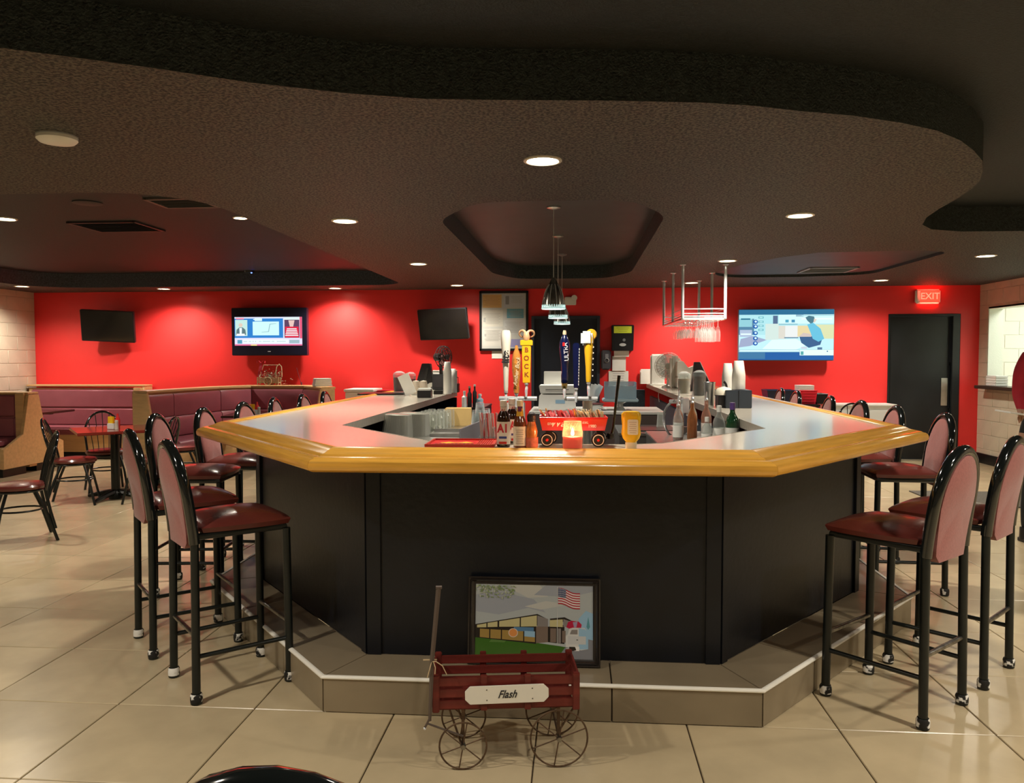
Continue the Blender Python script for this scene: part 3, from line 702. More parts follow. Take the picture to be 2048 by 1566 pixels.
W_ = (.85, .95, 1.); BL = (.03, .22, .62); RD = (.75, .02, .06)
news = [(((0, 0), (1, 1)), (.75, .78, .95)), (((0, .27), (.72, .95)), BL), (((.01, .34), (.19, .9)), (.55, .8, .75)), (disc(.09, .72, .03, .07), (.75, .6, .5)), ([(.02, .38), (.03, .56), (.07, .64), (.12, .64), (.16, .56), (.17, .38)], (.12, .2, .22)), ([(.075, .42), (.07, .62), (.11, .62), (.105, .42)], W_), (((.03, .34), (.15, .42)), (.9, .9, .9)),
        (((.02, .92), (.14, .975)), (.9, .3, .4)), (((.27, .36), (.66, .84)), (.62, .95, .95)), ([(.40, .46), (.51, .48), (.53, .74), (.62, .76), (.62, .775), (.52, .76), (.50, .50), (.40, .475)], (.3, .5, .55)), (((.30, .86), (.41, .95)), (.7, .95, 1.)), (((.28, .90), (.30, .93)), W_),
        (((.74, .27), (.96, .97)), (.12, .06, .12)), (((.74, .90), (.97, .99)), (.75, .85, .85)), ([(.82, .66), (.80, .88), (.89, .88), (.87, .66)], (.8, .55, .5)), (((.75, .28), (.95, .66)), RD), (((.965, .0), (1, 1)), (.8, .1, .2)), 
        (((0, .02), (1, .25)), (.8, .75, .95)), (((.0, .0), (1, .05)), (.75, .15, .3)), (((.04, .07), (.11, .2)), (.1, .35, .5)), (((.12, .08), (.80, .21)), (.85, .95, .98)), (((.81, .08), (.96, .2)), (.35, .5, .55)), (((.24, .0), (.33, .04)), (1, .8, .3))]
for k in range(5): news.append((((.775 - .006 * k, .57 - .058 * k), (.92 + .006 * k, .60 - .058 * k)), W_))
for k in range(34):
    if random.random() > .15: news.append((((.135 + k * .019, .13), (.135 + k * .019 + .012, .165)), (.45, .6, .62)))
tv2 = tvpx('lit television showing a news split screen above the curved booth', 540.5, 663.5, 154, 95, 9.07, shapes=news, bz=(.05, .07, .14, .15), arm=.06, depth=.10, frame=mat('tv_plastic_blue_black', (.015, .015, .035), .25))
def bx2(n_, m, p, c, s, **k): return bx(n_, m, p, c, s, **k)
bx('badge', mat('badge_white', (.8, .8, .85), .4), tv2, (0, -.052, -.30), (.045, .002, .012))
W2 = (.78, .98, .97)
kit_s = [(((0, 0), (1, 1)), (.45, .80, .85)), (((0, .90), (1, 1)), (.03, .16, .30)), (((0, .2), (1, .50)), (.55, .88, .95)), (((0, .5), (.16, .82)), (.10, .24, .38)), (((.0, .66), (.14, .82)), (.30, .62, .70)), (((.02, .80), (.12, .83)), (.04, .2, .3)), (((.01, .46), (.14, .60)), (.45, .55, .72)), ([(0, .25), (.02, .42), (.15, .48), (.30, .40), (.12, .28)], (.36, .42, .60)), (((.02, .50), (.13, .53)), W2),
         (((.28, .40), (.42, .72)), (.66, .80, .75)), (((.36, .72), (.41, .88)), (.10, .16, .28)), (((.42, .72), (1, .90)), (.66, .95, .95)), (((.42, .70), (.62, .72)), (.25, .5, .6)), (((.42, .42), (.50, .68)), (.72, .70, .62)), (((.49, .45), (.62, .68)), (.82, .86, .85)), (((.48, .43), (.63, .455)), (.2, .32, .42)), (((.62, .46), (.76, .68)), (.80, .68, .38)), (((.80, .42), (1, .70)), (.72, .76, .45)), (((.60, .86), (.68, .90)), (.3, .5, .6)),
         (((.49, .745), (.525, .80)), (.1, .4, .55)), (((.555, .745), (.59, .80)), (.08, .3, .5)), (((.66, .80), (.98, .83)), (.85, 1, 1)), (((.66, .87), (1, .89)), (.4, .7, .78)), ([(.25, .22), (.35, .40), (.6, .42), (.72, .30), (.60, .20)], (.76, 1, .98)),
         ([(.64, .46), (.70, .52), (.82, .50), (.88, .42), (.86, .30), (.74, .24), (.66, .34)], (.05, .13, .28)), ([(.63, .46), (.68, .54), (.80, .50), (.76, .46)], (.65, .55, .5)), ([(.72, .70), (.78, .74), (.86, .62), (.90, .42), (.84, .36), (.78, .42), (.76, .52)], (.15, .55, .75)), ([(.755, .72), (.72, .78), (.70, .84), (.735, .875), (.79, .86), (.80, .80), (.78, .74)], (.08, .20, .26)), ([(.785, .74), (.79, .82), (.82, .80), (.80, .745)], (.75, .62, .52)), (((.66, .22), (.72, .26)), (.6, .65, .75)), (((.83, .20), (.88, .25)), (.1, .2, .35)),
         (((0, .145), (1, .205)), (.35, .62, .70)), (((.01, .17), (.64, .195)), (.75, .98, 1.)), (((0, .0), (1, .155)), (.02, .12, .38)), (((0, .02), (.28, .15)), (.06, .20, .38)), (((.68, .09), (1, .20)), (.80, .98, .88)), (((.645, .09), (.70, .20)), W2), (((.655, .10), (.685, .17)), (.1, .4, .4)), (disc(.935, .17, .007, .014, 10), (.03, .15, .35))]
for k, yy in enumerate((.76, .665, .535, .43, .33)): kit_s += [(disc(.175, yy, .026, .043, 14), (.02, .12, .45)), (disc(.177, yy + .004, .013, .022, 8), (.7, .92, .98))]
for k, yy in enumerate((.845, .76, .68, .60)): kit_s += [(((.205, yy - .02), (.26, yy + .02)), (.15, .45, .52)), (((.215, yy - .01), (.25, yy + .01)), (.5, .85, .88))]
tvpx('wide lit television showing a person crouching in a kitchen, right of the glass rack', 1571, 670, 187, 103, 9.07, shapes=kit_s, bz=(.008, .008, .008, .012), arm=.085, depth=.06, frame=mat('tv_frame_silver', (.25, .27, .32), .3, metal=.5))

# framed notices
t = thing('framed_notices', 'tall black frame of licence papers beside the dark blue door', 'framed notices', (-.919, 9.175, 2.05))
b = BM()
for c, s in (((-.35, 0, 0), (.035, .03, .89)), ((.35, 0, 0), (.035, .03, .89)), ((0, 0, .43), (.735, .03, .035)), ((0, 0, -.43), (.735, .03, .035))): box(b, c, s)
obj('frame', b, BLK, t, bevel=.003)
docs = [(((0, 0), (1, 1)), (.62, .64, .62)), (((.02, .74), (.45, .98)), (.85, .50, .14)), (((.50, .74), (.98, .98)), (.60, .64, .72)), (((.57, .50 + .05), (.95, .72)), (.12, .42, .55)), (((.02, .40), (.48, .70)), (.72, .71, .64)), (((.50, .26), (.97, .52)), (.66, .68, .68)), (((.02, .05), (.48, .36)), (.70, .70, .66)), (((.60, .03), (.97, .17)), (.30, .30, .62)), (((.54, .80), (.62, .95)), (.3, .32, .35)), (((.04, .48), (.09, .56)), (.45, .47, .47)), (((.06, .22), (.10, .27)), (.5, .5, .5))]
for (x0_, y0_, w_, n_) in ((.05, .95, .36, 7), (.66, .94, .26, 5), (.06, .64, .36, 8), (.53, .48, .4, 8), (.06, .33, .36, 8), (.62, .68, .28, 5)):
    for k in range(n_): docs.append((((x0_ + .02 * (k % 3), y0_ - .026 * k - .006), (x0_ + w_ - .03 * (k % 2), y0_ - .026 * k)), (.42, .42, .40) if x0_ != .05 else (.6, .3, .08)))
art('papers', t, .665, .825, docs, inkm, (-.3325, -.004, -.4125))
b = BM(); box(b, (0, 0, 0), (.67, .002, .83)); obj('glazing', b, glass('pane_glass', (1, 1, 1), .02, .06), t, (0, -.012, 0))
tag(bx('paper_note', PAPER, None, tuple(PX(997, 707, Y=9.195)), (.20, .003, .15)), 'small white paper note taped to the wall under the notices frame', 'note')

# exit sign, emergency light
t = thing('exit_sign', 'white exit sign with a glowing red face above the black door', 'exit sign', (5.18, 9.165, 2.37))
b = BM(); box(b, (0, 0, 0), (.345, .06, .205)); obj('housing', b, WHITE, t, bevel=.02, bseg=3)
EXR = mat('exit_glow', (.3, 0, 0), .4, emit=(1, .035, .015), es=1.0)
b = BM(); box(b, (.02, -.032, 0), (.265, .006, .17)); obj('glow_face', b, EXR, t, bevel=.003)
text('lettering', 'EXIT', .13, mat('exit_letters', (.6, .1, .05), .4, emit=(1, .14, .09), es=.9), t, (.02, -.037, 0), (pi / 2, 0, 0))
l = bpy.data.lights.new('exit_light', 'AREA'); l.energy = 1.2; l.size = .25; l.color = (1, .05, .03); lo_ = bpy.data.objects.new('exit_light', l); lo_.location = (.02, -.06, 0); lo_.rotation_euler = (radians(110), 0, 0); link(lo_, t)
c = PX(1141, 602, Y=9.16)
t = thing('emergency_light', 'small white emergency light on the wall behind the pendant lamps', 'emergency light', c)
b = BM(); box(b, (0, 0, 0), (.17, .07, .12)); obj('housing', b, WHITE, t, bevel=.008)
b = BM(); lathe(b, [(.03, 0), (.045, .05), (.042, .055)], seg=14, M=Matrix.Rotation(pi / 2, 4, 'X')); obj('lamp_head', b, WHITE, t, (.055, -.03, .04))

# ================================================================ CEILING FITTINGS
def vent(label, px, py, sx, sy, rz, z=CEIL2, m=None):
    c = PX(px, py, z=z); t = thing('ceiling_vent', label, 'vent', (c.x, c.y, z), radians(rz), 'ceiling air vents')
    m = m or mat('vent_paint', (.10, .085, .075), .5)
    b = BM()
    for cc, s in (((-sx / 2, 0, -.008), (.03, sy + .03, .016)), ((sx / 2, 0, -.008), (.03, sy + .03, .016)), ((0, sy / 2, -.008), (sx, .03, .016)), ((0, -sy / 2, -.008), (sx, .03, .016))): box(b, cc, s)
    obj('frame', b, m, t, bevel=.002)
    b = BM(); box(b, (0, 0, -.002), (sx, sy, .003)); obj('duct', b, BLK, t)
    for k in range(7):
        b = BM(); box(b, (0, 0, 0), (sx - .03, .022, .003)); obj('slat', b, m, t, (0, -sy / 2 + (k + .5) * sy / 7, -.010), rot=(radians(35), 0, 0))
vent('square air vent in the left ceiling recess', 365, 404, .42, .34, 0)
vent('dark air vent in the left ceiling recess, farther from the camera', 235, 452, .62, .5, 0, m=mat('vent_dark', (.03, .022, .024), .5))
vent('pale air vent in the ceiling above the wide lit television', 1655, 539, .55, .5, 0, z=2.56, m=mat('vent_pale', (.30, .33, .38), .4))
c = PX(114, 272, z=CEIL)
t = thing('smoke_detector', 'round white detector on the dark ceiling at upper left', 'smoke detector', (c.x, c.y, CEIL))
b = BM(); lathe(b, [(.085, 0), (.087, -.018), (.075, -.03), (.03, -.036), (0, -.037)], seg=28); obj('body', b, WHITE, t)
b = BM(); lathe(b, [(.088, .0), (.0885, -.006)], seg=28, caps=False); obj('base_ring', b, GREYP, t)
c = PX(175, 405, z=CEIL2); t = thing('ceiling_speaker', 'faint round speaker grille in the left ceiling recess', 'speaker', (c.x, c.y, CEIL2))
b = BM(); lathe(b, [(.11, 0), (.11, -.008), (.095, -.012), (0, -.012)], seg=24); obj('grille', b, mat('dark_grille', (.03, .025, .025), .6), t)
c = PX(505, 543, z=CEIL2); t = thing('ceiling_sensor', 'tiny dark sensor with a blue light at the far edge of the left recess', 'sensor', (c.x, 8.2, CEIL2))
b = BM(); lathe(b, [(.07, 0), (.06, -.03), (0, -.035)], seg=16); obj('body', b, BLK, t)
b = BM(); lathe(b, [(.012, 0), (.008, -.01), (0, -.012)], seg=10); obj('indicator', b, mat('blue_led', (0, 0, 0), .3, emit=(.05, .1, 1), es=6), t, (.045, -.02, -.03))

# pendant lamps
SHD = mat('ribbed_steel_shade', (.42, .40, .37), .22, metal=1)
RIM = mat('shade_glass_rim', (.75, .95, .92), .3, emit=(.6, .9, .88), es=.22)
def pendant(label, Y, px):
    x = PX(px, 617, Y=Y).x; zt = 2.70
    t = thing('pendant_lamp', label, 'pendant lamp', (x, Y, zt), 0, 'pendant lamps over the bar well')
    b = BM(); lathe(b, [(.055, 0), (.055, -.012), (.02, -.022), (0, -.022)], seg=20); obj('canopy', b, STEEL, t)
    zb = 1.895 - zt
    b = BM(); tube(b, [(0, 0, -.02), (0, 0, zb + .235)], .0035, 6); obj('cord', b, mat('cord_grey', (.5, .5, .46), .5), t)
    b = BM(); lathe(b, [(.012, zb + .245), (.022, zb + .225), (.035, zb + .20), (.037, zb + .19), (.05, zb + .17), (.07, zb + .12), (.084, zb + .06), (.090, zb + .022), (.088, zb + .022), (.082, zb + .06), (.066, zb + .12), (.045, zb + .17)], seg=32, caps=False)
    sh = obj('shade', b, SHD, t)
    b = BM()
    for k in range(10):
        a = 2 * pi * k / 10; pr = [(.0365, .19), (.0515, .17), (.0715, .12), (.0855, .06), (.0912, .024)]
        tube(b, [(r_ * cos(a), r_ * sin(a), zb + z_) for r_, z_ in pr], .0035, 6)
    obj('rib', b, CHROME, sh)
    b = BM(); lathe(b, [(.094, zb + .008), (.098, zb), (.094, zb - .006), (.088, zb), (.094, zb + .008)], seg=32, caps=False)
    for k in range(30):
        a = 2 * pi * k / 30; box(b, (.091 * cos(a), .091 * sin(a), zb + .017), (.006, .008, .022), rz=a)
    obj('rim', b, RIM, t)
    l = bpy.data.lights.new('pendant_light', 'SPOT'); l.energy = 22; l.color = (1, .95, .85); l.spot_size = radians(130); l.spot_blend = .7; l.shadow_soft_size = .05; lo_ = bpy.data.objects.new('pendant_light', l); lo_.location = (0, 0, zb + .03); link(lo_, t)
pendant('steel bell pendant lamp nearest the camera above the bar well', 3.7, 1107)
pendant('middle steel pendant lamp of the three above the bar well', 5.2, 1116)
pendant('farthest steel pendant lamp of the three, partly hidden by the others', 6.6, 1124)

# hanging glass rack
gr = thing('glass_rack', 'chrome ceiling rack with hanging stemware over the right side of the bar', 'glass rack', (1.55, 7.2, CEIL))
XA, XB, YA, YM, YB, ZR = 1.335, 1.80, 6.28, 7.15, 8.15, 1.93
for x in (XA, XB):
    for y in (YA, YM, YB):
        b = BM(); tube(b, [(x - 1.55, y - 7.2, 0), (x - 1.55, y - 7.2, ZR - CEIL)], .017, 12); p_ = obj('post', b, CHROME, gr)
        b = BM(); lathe(b, [(.035, 0), (.035, -.008), (.018, -.014)], (x - 1.55, y - 7.2, 0), 16); obj('flange', b, CHROME, p_)
for z, r in ((ZR, .014), (ZR + .03, .008)):
    b = BM(); tube(b, [(XA - 1.55, YA - 7.2, z - CEIL), (XB - 1.55, YA - 7.2, z - CEIL), (XB - 1.55, YB - 7.2, z - CEIL), (XA - 1.55, YB - 7.2, z - CEIL)], r, 8, closed=True); obj('rail_frame', b, CHROME, gr)
for z in (ZR + .06, ZR + .11):
    b = BM(); tube(b, [(XA - 1.55, YA - 7.2, z - CEIL), (XB - 1.55, YA - 7.2, z - CEIL), (XB - 1.55, YB - 7.2, z - CEIL), (XA - 1.55, YB - 7.2, z - CEIL)], .005, 6, closed=True); obj('guard_wire', b, CHROME, gr)
for k in range(9):
    x = XA + .04 + k * (XB - XA - .08) / 8
    b = BM(); tube(b, [(x - 1.55, YA - 7.2, ZR - .015 - CEIL), (x - 1.55, YB - 7.2, ZR - .015 - CEIL)], .004, 6); obj('hanger_wire', b, CHROME, gr)
STEM = glass('stemware', (.95, .95, .95), .02, .09, .85, .25)
def stem_prof(kind):
    return [(.033, 0), (.033, -.002), (.005, -.008), (.004, -.07), (.02, -.085), (.036, -.11), (.038, -.14), (.030, -.185)] if kind == 0 else [(.03, 0), (.03, -.002), (.004, -.008), (.004, -.065), (.018, -.085), (.027, -.13), (.029, -.17), (.026, -.24)]
sp = {}
slots = [(k, r) for k in range(8) for r in range(5)]
for k, r in slots:
    if random.random() < .25 and r > 0: continue
    kind = 1 if k in (3, 4, 5, 6, 7) and r < 3 else 0
    if k < 1: continue
    x = XA + .04 + (k + .5) * (XB - XA - .08) / 8; y = YA + .08 + r * (.17 if k > 3 else .22) + (.5 if k < 3 else 0)
    if y > YB - .1: continue
    lab = 'tall flute glass hanging upside down from the chrome rack' if kind else 'stemmed glass hanging upside down from the chrome rack'
    if kind not in sp:
        b = BM(); lathe(b, stem_prof(kind), seg=14, caps=False); o = tag(obj('stem_glass', b, STEM), lab, 'glass', 'stem glasses hanging from the rack'); sp[kind] = o
        if kind: o['group'] = 'flute glasses hanging from the rack'
    else: o = sp[kind].copy(); COL.objects.link(o)
    o.location = (x, y, ZR - .011)
# ================================================================ THINGS ON THE FRONT COUNTER
def sc(p): return (Vector(p) - CAM).dot(FW) / FPX            # metres per pixel at a point
def lobj(name, label, cat, prof, m, loc, seg=20, group=None, parent=None, caps=True, M=None, sq=0):
    b = BM(); lathe(b, prof, seg=seg, caps=caps, M=M, sq=sq); o = obj(name, b, m, parent, loc)
    return tag(o, label, cat, group) if label else o
def part(name, m, parent, prof, loc=(0, 0, 0), seg=18, caps=True, M=None, sq=0): return lobj(name, None, None, prof, m, loc, seg, None, parent, caps, M, sq)

# red bar mat
c = PX(922, 886, z=ZL)
t = thing('bar_mat', 'red rubber drip mat with raised yellow print on the front counter', 'bar mat', (-.36, .95, ZL), radians(1))
b = BM(); box(b, (0, 0, .003), (.31, .26, .006)); obj('mat_base', b, RED, t, bevel=.002)
b = BM()
for cc, s in (((-.15, 0, .009), (.012, .26, .008)), ((.15, 0, .009), (.012, .26, .008)), ((0, .124, .009), (.30, .012, .008)), ((0, -.124, .009), (.30, .012, .008))): box(b, cc, s)
obj('raised_rim', b, mat('mat_dark_red', (.45, .03, .015), .4), t, bevel=.002)
for k in range(8):
    b = BM(); box(b, (0, 0, 0), (.006, .20, .004)); obj('rib', b, mat('mat_dark_red', (.45, .03, .015), .4), t, (.07 + k * .010, 0, .008))
YO = mat('mat_yellow_print', (.9, .45, .03), .5)
art('print', t, .20, .14, [([(.1, .5), (.3, .8), (.5, .62), (.7, .85), (.9, .5), (.7, .35), (.5, .45), (.3, .3)], (.95, .5, .05)), ([(.35, .55), (.45, .68), (.6, .68), (.68, .52), (.5, .5)], (.9, .2, .05))] + [(((.05 + .09 * k, .08), (.11 + .09 * k, .2)), (.08, .02, .01)) for k in range(10)], inkm, (-.13, -.07, .0065), (0, 0, 0))

def steak_sauce(label, px, py, first=[None]):
    loc = PX(px, py, z=ZL)
    if first[0] is None:
        t = thing('sauce_bottle', label, 'bottle', loc, 0, 'dark steak sauce bottles')
        part('glass_body', mat('dark_sauce_glass', (.035, .012, .006), .12, coat=.5), t, [(.026, 0), (.030, .004), (.030, .12), (.026, .14), (.014, .16), (.013, .185)])
        part('cap', WHITE, t, [(.0155, .178), (.016, .204), (.014, .206)])
        part('label_band', mat('sauce_label', (.80, .76, .68), .6), t, [(.0304, .012), (.0306, .112)], caps=False)
        part('neck_label', mat('sauce_label', (.80, .76, .68), .6), t, [(.0148, .152), (.0140, .176)], caps=False)
        text('lettering', 'A1', .052, mat('label_red_ink', (.55, .02, .04), .5), t, (0, -.0312, .082), (pi / 2, 0, 0), ext=.0004, sx=.8, bold=.035)
        b = BM(); box(b, (0, -.0308, .043), (.034, .0015, .010)); obj('blue_stripe', b, mat('label_blue', (.04, .06, .25), .5), t)
        b = BM(); box(b, (0, -.0308, .020), (.034, .0015, .010)); obj('red_stripe', b, RED, t)
        text('neck_lettering', 'A1', .016, mat('label_red_ink', (.55, .02, .04), .5), t, (0, -.0150, .163), (pi / 2, 0, 0), ext=.0003)
        first[0] = t; return t
    return dup(first[0], loc, .5, label)
steak_sauce('dark steak sauce bottle with white A1 label, front one of the pair', 1007, 893)
steak_sauce('second steak sauce bottle standing half hidden behind the first', 1024, 886)
t = thing('hot_sauce_bottle', 'brown long-necked sauce bottle with a cream label beside the orange one', 'bottle', PX(1040, 897, z=ZL))
part('glass_body', glass('brown_glass', (.20, .05, .015), .06, .75), t, [(.026, 0), (.029, .004), (.029, .105), (.026, .12), (.015, .145), (.012, .17), (.0115, .19)])
part('cap', mat('cream_cap', (.75, .68, .5), .5), t, [(.0135, .184), (.014, .208), (.012, .21)])
part('label_band', mat('sauce_label', (.80, .76, .68), .6), t, [(.0294, .014), (.0294, .098)], caps=False)
part('neck_sleeve', mat('yellow_neck_label', (.70, .42, .04), .5), t, [(.0165, .142), (.0128, .175)], caps=False)
b = BM(); box(b, (0, -.014, .172), (.016, .001, .020)); obj('neck_print', b, mat('purple_ink', (.15, .03, .12), .5), t)
for k in range(7): b = BM(); box(b, (0, -.0297, .026 + k * .0095), (.034 - .006 * (k % 2), .0008, .003)); obj('print_line', b, mat('faint_ink', (.5, .46, .4), .6), t)
t = thing('orange_sauce_bottle', 'squat bottle of orange sauce with a dark crumpled cap', 'bottle', PX(1063, 897, z=ZL))
part('glass_body', mat('orange_sauce', (.62, .20, .05), .15, var=.35, vscale=40, coat=.6), t, [(.024, 0), (.028, .006), (.029, .03), (.024, .05), (.027, .075), (.021, .10), (.014, .125)])
part('cap', mat('dark_foil', (.03, .025, .03), .35, bump=.6, bscale=80), t, [(.018, .118), (.020, .14), (.016, .152), (.006, .158)], seg=12)
part('label_band', mat('orange_label', (.62, .16, .10), .5, var=.3, vscale=50), t, [(.0288, .010), (.0294, .05)], caps=False)

# toy wagon full of sugar packets
wg = thing('toy_wagon', 'small red toy wagon with white lettering and black wheels holding sugar packets', 'toy wagon', PX(1146, 893, z=ZL) + Vector((0, .045, 0)), radians(2))
REDM = mat('red_enamel', (.60, .016, .018), .22, coat=.5)
b = BM()
def frus(b, z0, z1, sx0, sy0, sx1, sy1, cy=0):
    lo = [b.verts.new((x * sx0, cy + y * sy0, z0)) for x, y in ((-1, -1), (1, -1), (1, 1), (-1, 1))]; hi = [b.verts.new((x * sx1, cy + y * sy1, z1)) for x, y in ((-1, -1), (1, -1), (1, 1), (-1, 1))]
    return lo, hi
lo_, hi_ = frus(b, .072, .128, .138, .055, .150, .068); li, hi2 = frus(b, .078, .128, .132, .050, .144, .062)
b.faces.new(lo_[::-1]); b.faces.new(li)
for i in range(4): j = (i + 1) % 4; b.faces.new((lo_[i], lo_[j], hi_[j], hi_[i])); b.faces.new((li[j], li[i], hi2[i], hi2[j])); b.faces.new((hi_[i], hi_[j], hi2[j], hi2[i]))
obj('tray', b, REDM, wg, smooth=False)
b = BM(); tube(b, [(-.150, -.068, .129), (.150, -.068, .129), (.150, .068, .129), (-.150, .068, .129)], .003, 6, closed=True); obj('rolled_rim', b, REDM, wg)
LW = mat('white_lettering', (.82, .80, .78), .5)
th_ = atan2(.013, .056)
text('lettering', 'the', .022, LW, wg, (-.102, -.0637, .104), (pi / 2 + th_ * -1, 0, 0), ext=.0004, shear=.2)
text('lettering', 'Wagon', .046, LW, wg, (-.038, -.0635, .104), (pi / 2 - th_, 0, 0), ext=.0004, shear=.35)
text('lettering', 'Est.', .020, LW, wg, (.052, -.0645, .110), (pi / 2 - th_, 0, 0), ext=.0004, shear=.2)
text('lettering', '1980', .018, LW, wg, (.082, -.0625, .092), (pi / 2 - th_, 0, 0), ext=.0004)
for sx in (-1, 1):
    for sy in (-1, 1):
        M = Matrix.Rotation(pi / 2, 4, 'X'); x, y = sx * .113 + (.012 if sy > 0 else -.004), sy * .060
        wl = part('wheel', BLK, wg, [(0, -.011), (.026, -.012), (.031, -.007), (.031, .007), (.026, .012), (0, .011)], (x, y, .0315), 26, M=M)
        part('white_ring', WHITE, wl, [(.0215, .0118), (.0215, .0128), (.0245, .0128), (.0245, .0118)], (0, 0, 0), 26, caps=False, M=Matrix.Rotation(pi / 2, 4, 'X'))
        part('hub', RED, wl, [(.007, .011), (.006, .016), (0, .017)], (0, 0, 0), 12, M=Matrix.Rotation(pi / 2, 4, 'X'))
for x in (-.108, .118): b = BM(); tube(b, [(x, -.06, .0315), (x, .06, .0315)], .003, 6); box(b, (x, 0, .054), (.03, .07, .036)); obj('axle_block', b, BLK, wg)
b = BM(); tube(b, [(.148, .0, .035), (.172, .0, .045), (.180, 0, .08), (.192, .0, .20), (.205, .0, .315)], [.008, .010, .006, .006, .0075], 10); obj('pull_handle', b, BLKG, wg)
b = BM(); lathe(b, [(.016, -.012), (.018, 0), (.016, .012)], (.168, 0, .042), 14, M=Matrix.Identity(4)); obj('handle_pivot', b, BLK, wg)
# packets
PKP = {k: mat('packet_' + k, c_, .6, bump=.3, bscale=60) for k, c_ in dict(pink=(.80, .20, .22), cream=(.80, .72, .52), yellow=(.85, .55, .08)).items()}
pk0 = {}
def packet(kind, M, label, grp):
    if kind not in pk0:
        b = BM(); n = 4; g = []
        for s in (1, -1):
            g.append([[b.verts.new(((i / n - .5) * .060, (j / n - .5) * .036, s * (.0008 + .0022 * (1 - (2 * i / n - 1) ** 2) * (1 - (2 * j / n - 1) ** 2)))) for j in range(n + 1)] for i in range(n + 1)])
        for s in (0, 1):
            for i in range(n):
                for j in range(n): b.faces.new((g[s][i][j], g[s][i + 1][j], g[s][i + 1][j + 1], g[s][i][j + 1]))
        for i in range(n): b.faces.new((g[0][i][0], g[0][i + 1][0], g[1][i + 1][0], g[1][i][0])); b.faces.new((g[0][i][n], g[0][i + 1][n], g[1][i + 1][n], g[1][i][n])); b.faces.new((g[0][0][i], g[0][0][i + 1], g[1][0][i + 1], g[1][0][i])); b.faces.new((g[0][n][i], g[0][n][i + 1], g[1][n][i + 1], g[1][n][i]))
        o = obj('sugar_packet', b, PKP[kind]); pk0[kind] = o; tag(o, label, 'sugar packet', grp)
    else: o = pk0[kind].copy(); COL.objects.link(o)
    o.matrix_world = M; return o
Wm = Matrix.Translation(wg.location) @ Matrix.Rotation(radians(2), 4, 'Z')
for k in range(46):
    u = -.135 + .27 * (k % 23) / 22 + random.uniform(-.006, .006); kind = 'pink' if u < .015 else 'cream'
    if k in (0, 12, 24): kind = 'yellow'
    row = k // 23
    M = Wm @ Matrix.Translation((u, -.022 + row * .044 + random.uniform(-.006, .006), .122 + random.uniform(0, .014) + (.012 if kind == 'yellow' else 0))) @ Matrix.Rotation(random.uniform(-.35, .35), 4, 'Z') @ Matrix.Rotation(radians(68) + random.uniform(-.25, .25), 4, 'Y') @ Matrix.Rotation(random.uniform(-.3, .3), 4, 'X')
    packet(kind, M, {'pink': 'pink sweetener packet in the left half of the toy wagon', 'cream': 'cream sugar packet in the right half of the toy wagon', 'yellow': 'yellow sweetener packet among the packets in the toy wagon'}[kind], {'pink': 'pink packets in the toy wagon', 'cream': 'cream packets in the toy wagon', 'yellow': 'yellow packets in the toy wagon'}[kind])

# candle
t = thing('jar_candle', 'lit red candle in a frosted glass jar in front of the toy wagon', 'candle', PX(1145, 901, z=ZL))
part('wax', mat('pink_red_wax', (.72, .10, .09), .4, emit=(1, .12, .06), es=.12), t, [(.040, .004), (.041, .055), (.039, .060), (0, .058)])
part('glass_jar', glass('candle_glass', (.9, .62, .52), .08, .10), t, [(.040, 0), (.0435, .004), (.0435, .082), (.040, .10), (.038, .125), (.0365, .125), (.038, .10), (.0415, .08)], caps=False, seg=28)
part('flame', mat('flame', (0, 0, 0), .5, emit=(1, .72, .32), es=12), t, [(0, .062), (.006, .067), (.0075, .075), (.004, .088), (0, .100)], seg=12)
b = BM(); tube(b, [(0, 0, .055), (0, 0, .066)], .001, 5); obj('wick', b, BLK, t)
l = bpy.data.lights.new('candle_light', 'POINT'); l.energy = 1.3; l.color = (1, .55, .22); l.shadow_soft_size = .012; o = bpy.data.objects.new('candle_light', l); o.location = (0, 0, .078); link(o, t)
# mustard
t = thing('mustard_bottle', 'upside-down yellow mustard squeeze bottle with a pale label', 'bottle', PX(1262, 897, z=ZL), radians(-8))
b = BM(); rings = []
for z, a_, c_ in ((0, .024, .016), (.026, .025, .017), (.028, .022, .016), (.045, .036, .020), (.065, .042, .022), (.10, .0385, .022), (.13, .042, .022), (.150, .042, .021), (.160, .034, .018), (.163, .02, .012)):
    rings.append([b.verts.new((a_ * abs(cos(q_)) ** .7 * (1 if cos(q_) > 0 else -1), c_ * abs(sin(q_)) ** .8 * (1 if sin(q_) > 0 else -1), z)) for q_ in [2 * pi * k / 24 for k in range(24)]])
for r1, r2 in zip(rings, rings[1:]):
    for k in range(24): b.faces.new((r1[k], r1[(k + 1) % 24], r2[(k + 1) % 24], r2[k]))
b.faces.new(rings[0][::-1]); b.faces.new(rings[-1])
for f in b.faces: f.material_index = 1 if f.calc_center_median().z < .027 else 0
obj('squeeze_body', b, [YEL, mat('cream_cap', (.75, .68, .5), .5)], t)
b = BM(); prism(b, rpoly([(-.016, -.030), (.030, -.030), (.030, .036), (-.016, .036)], .008), -.0005, .0008); lb = obj('label_patch', b, mat('pale_label', (.74, .74, .66), .5), t, (.002, -.0235, .092), (pi / 2, 0, 0))
for k in range(6): b = BM(); box(b, (0, 0, 0), (.032 - .006 * (k % 2), .003, .0006)); obj('print_line', b, mat('faint_ink', (.5, .46, .4), .6), lb, (.007, .024 - k * .009, .0012))

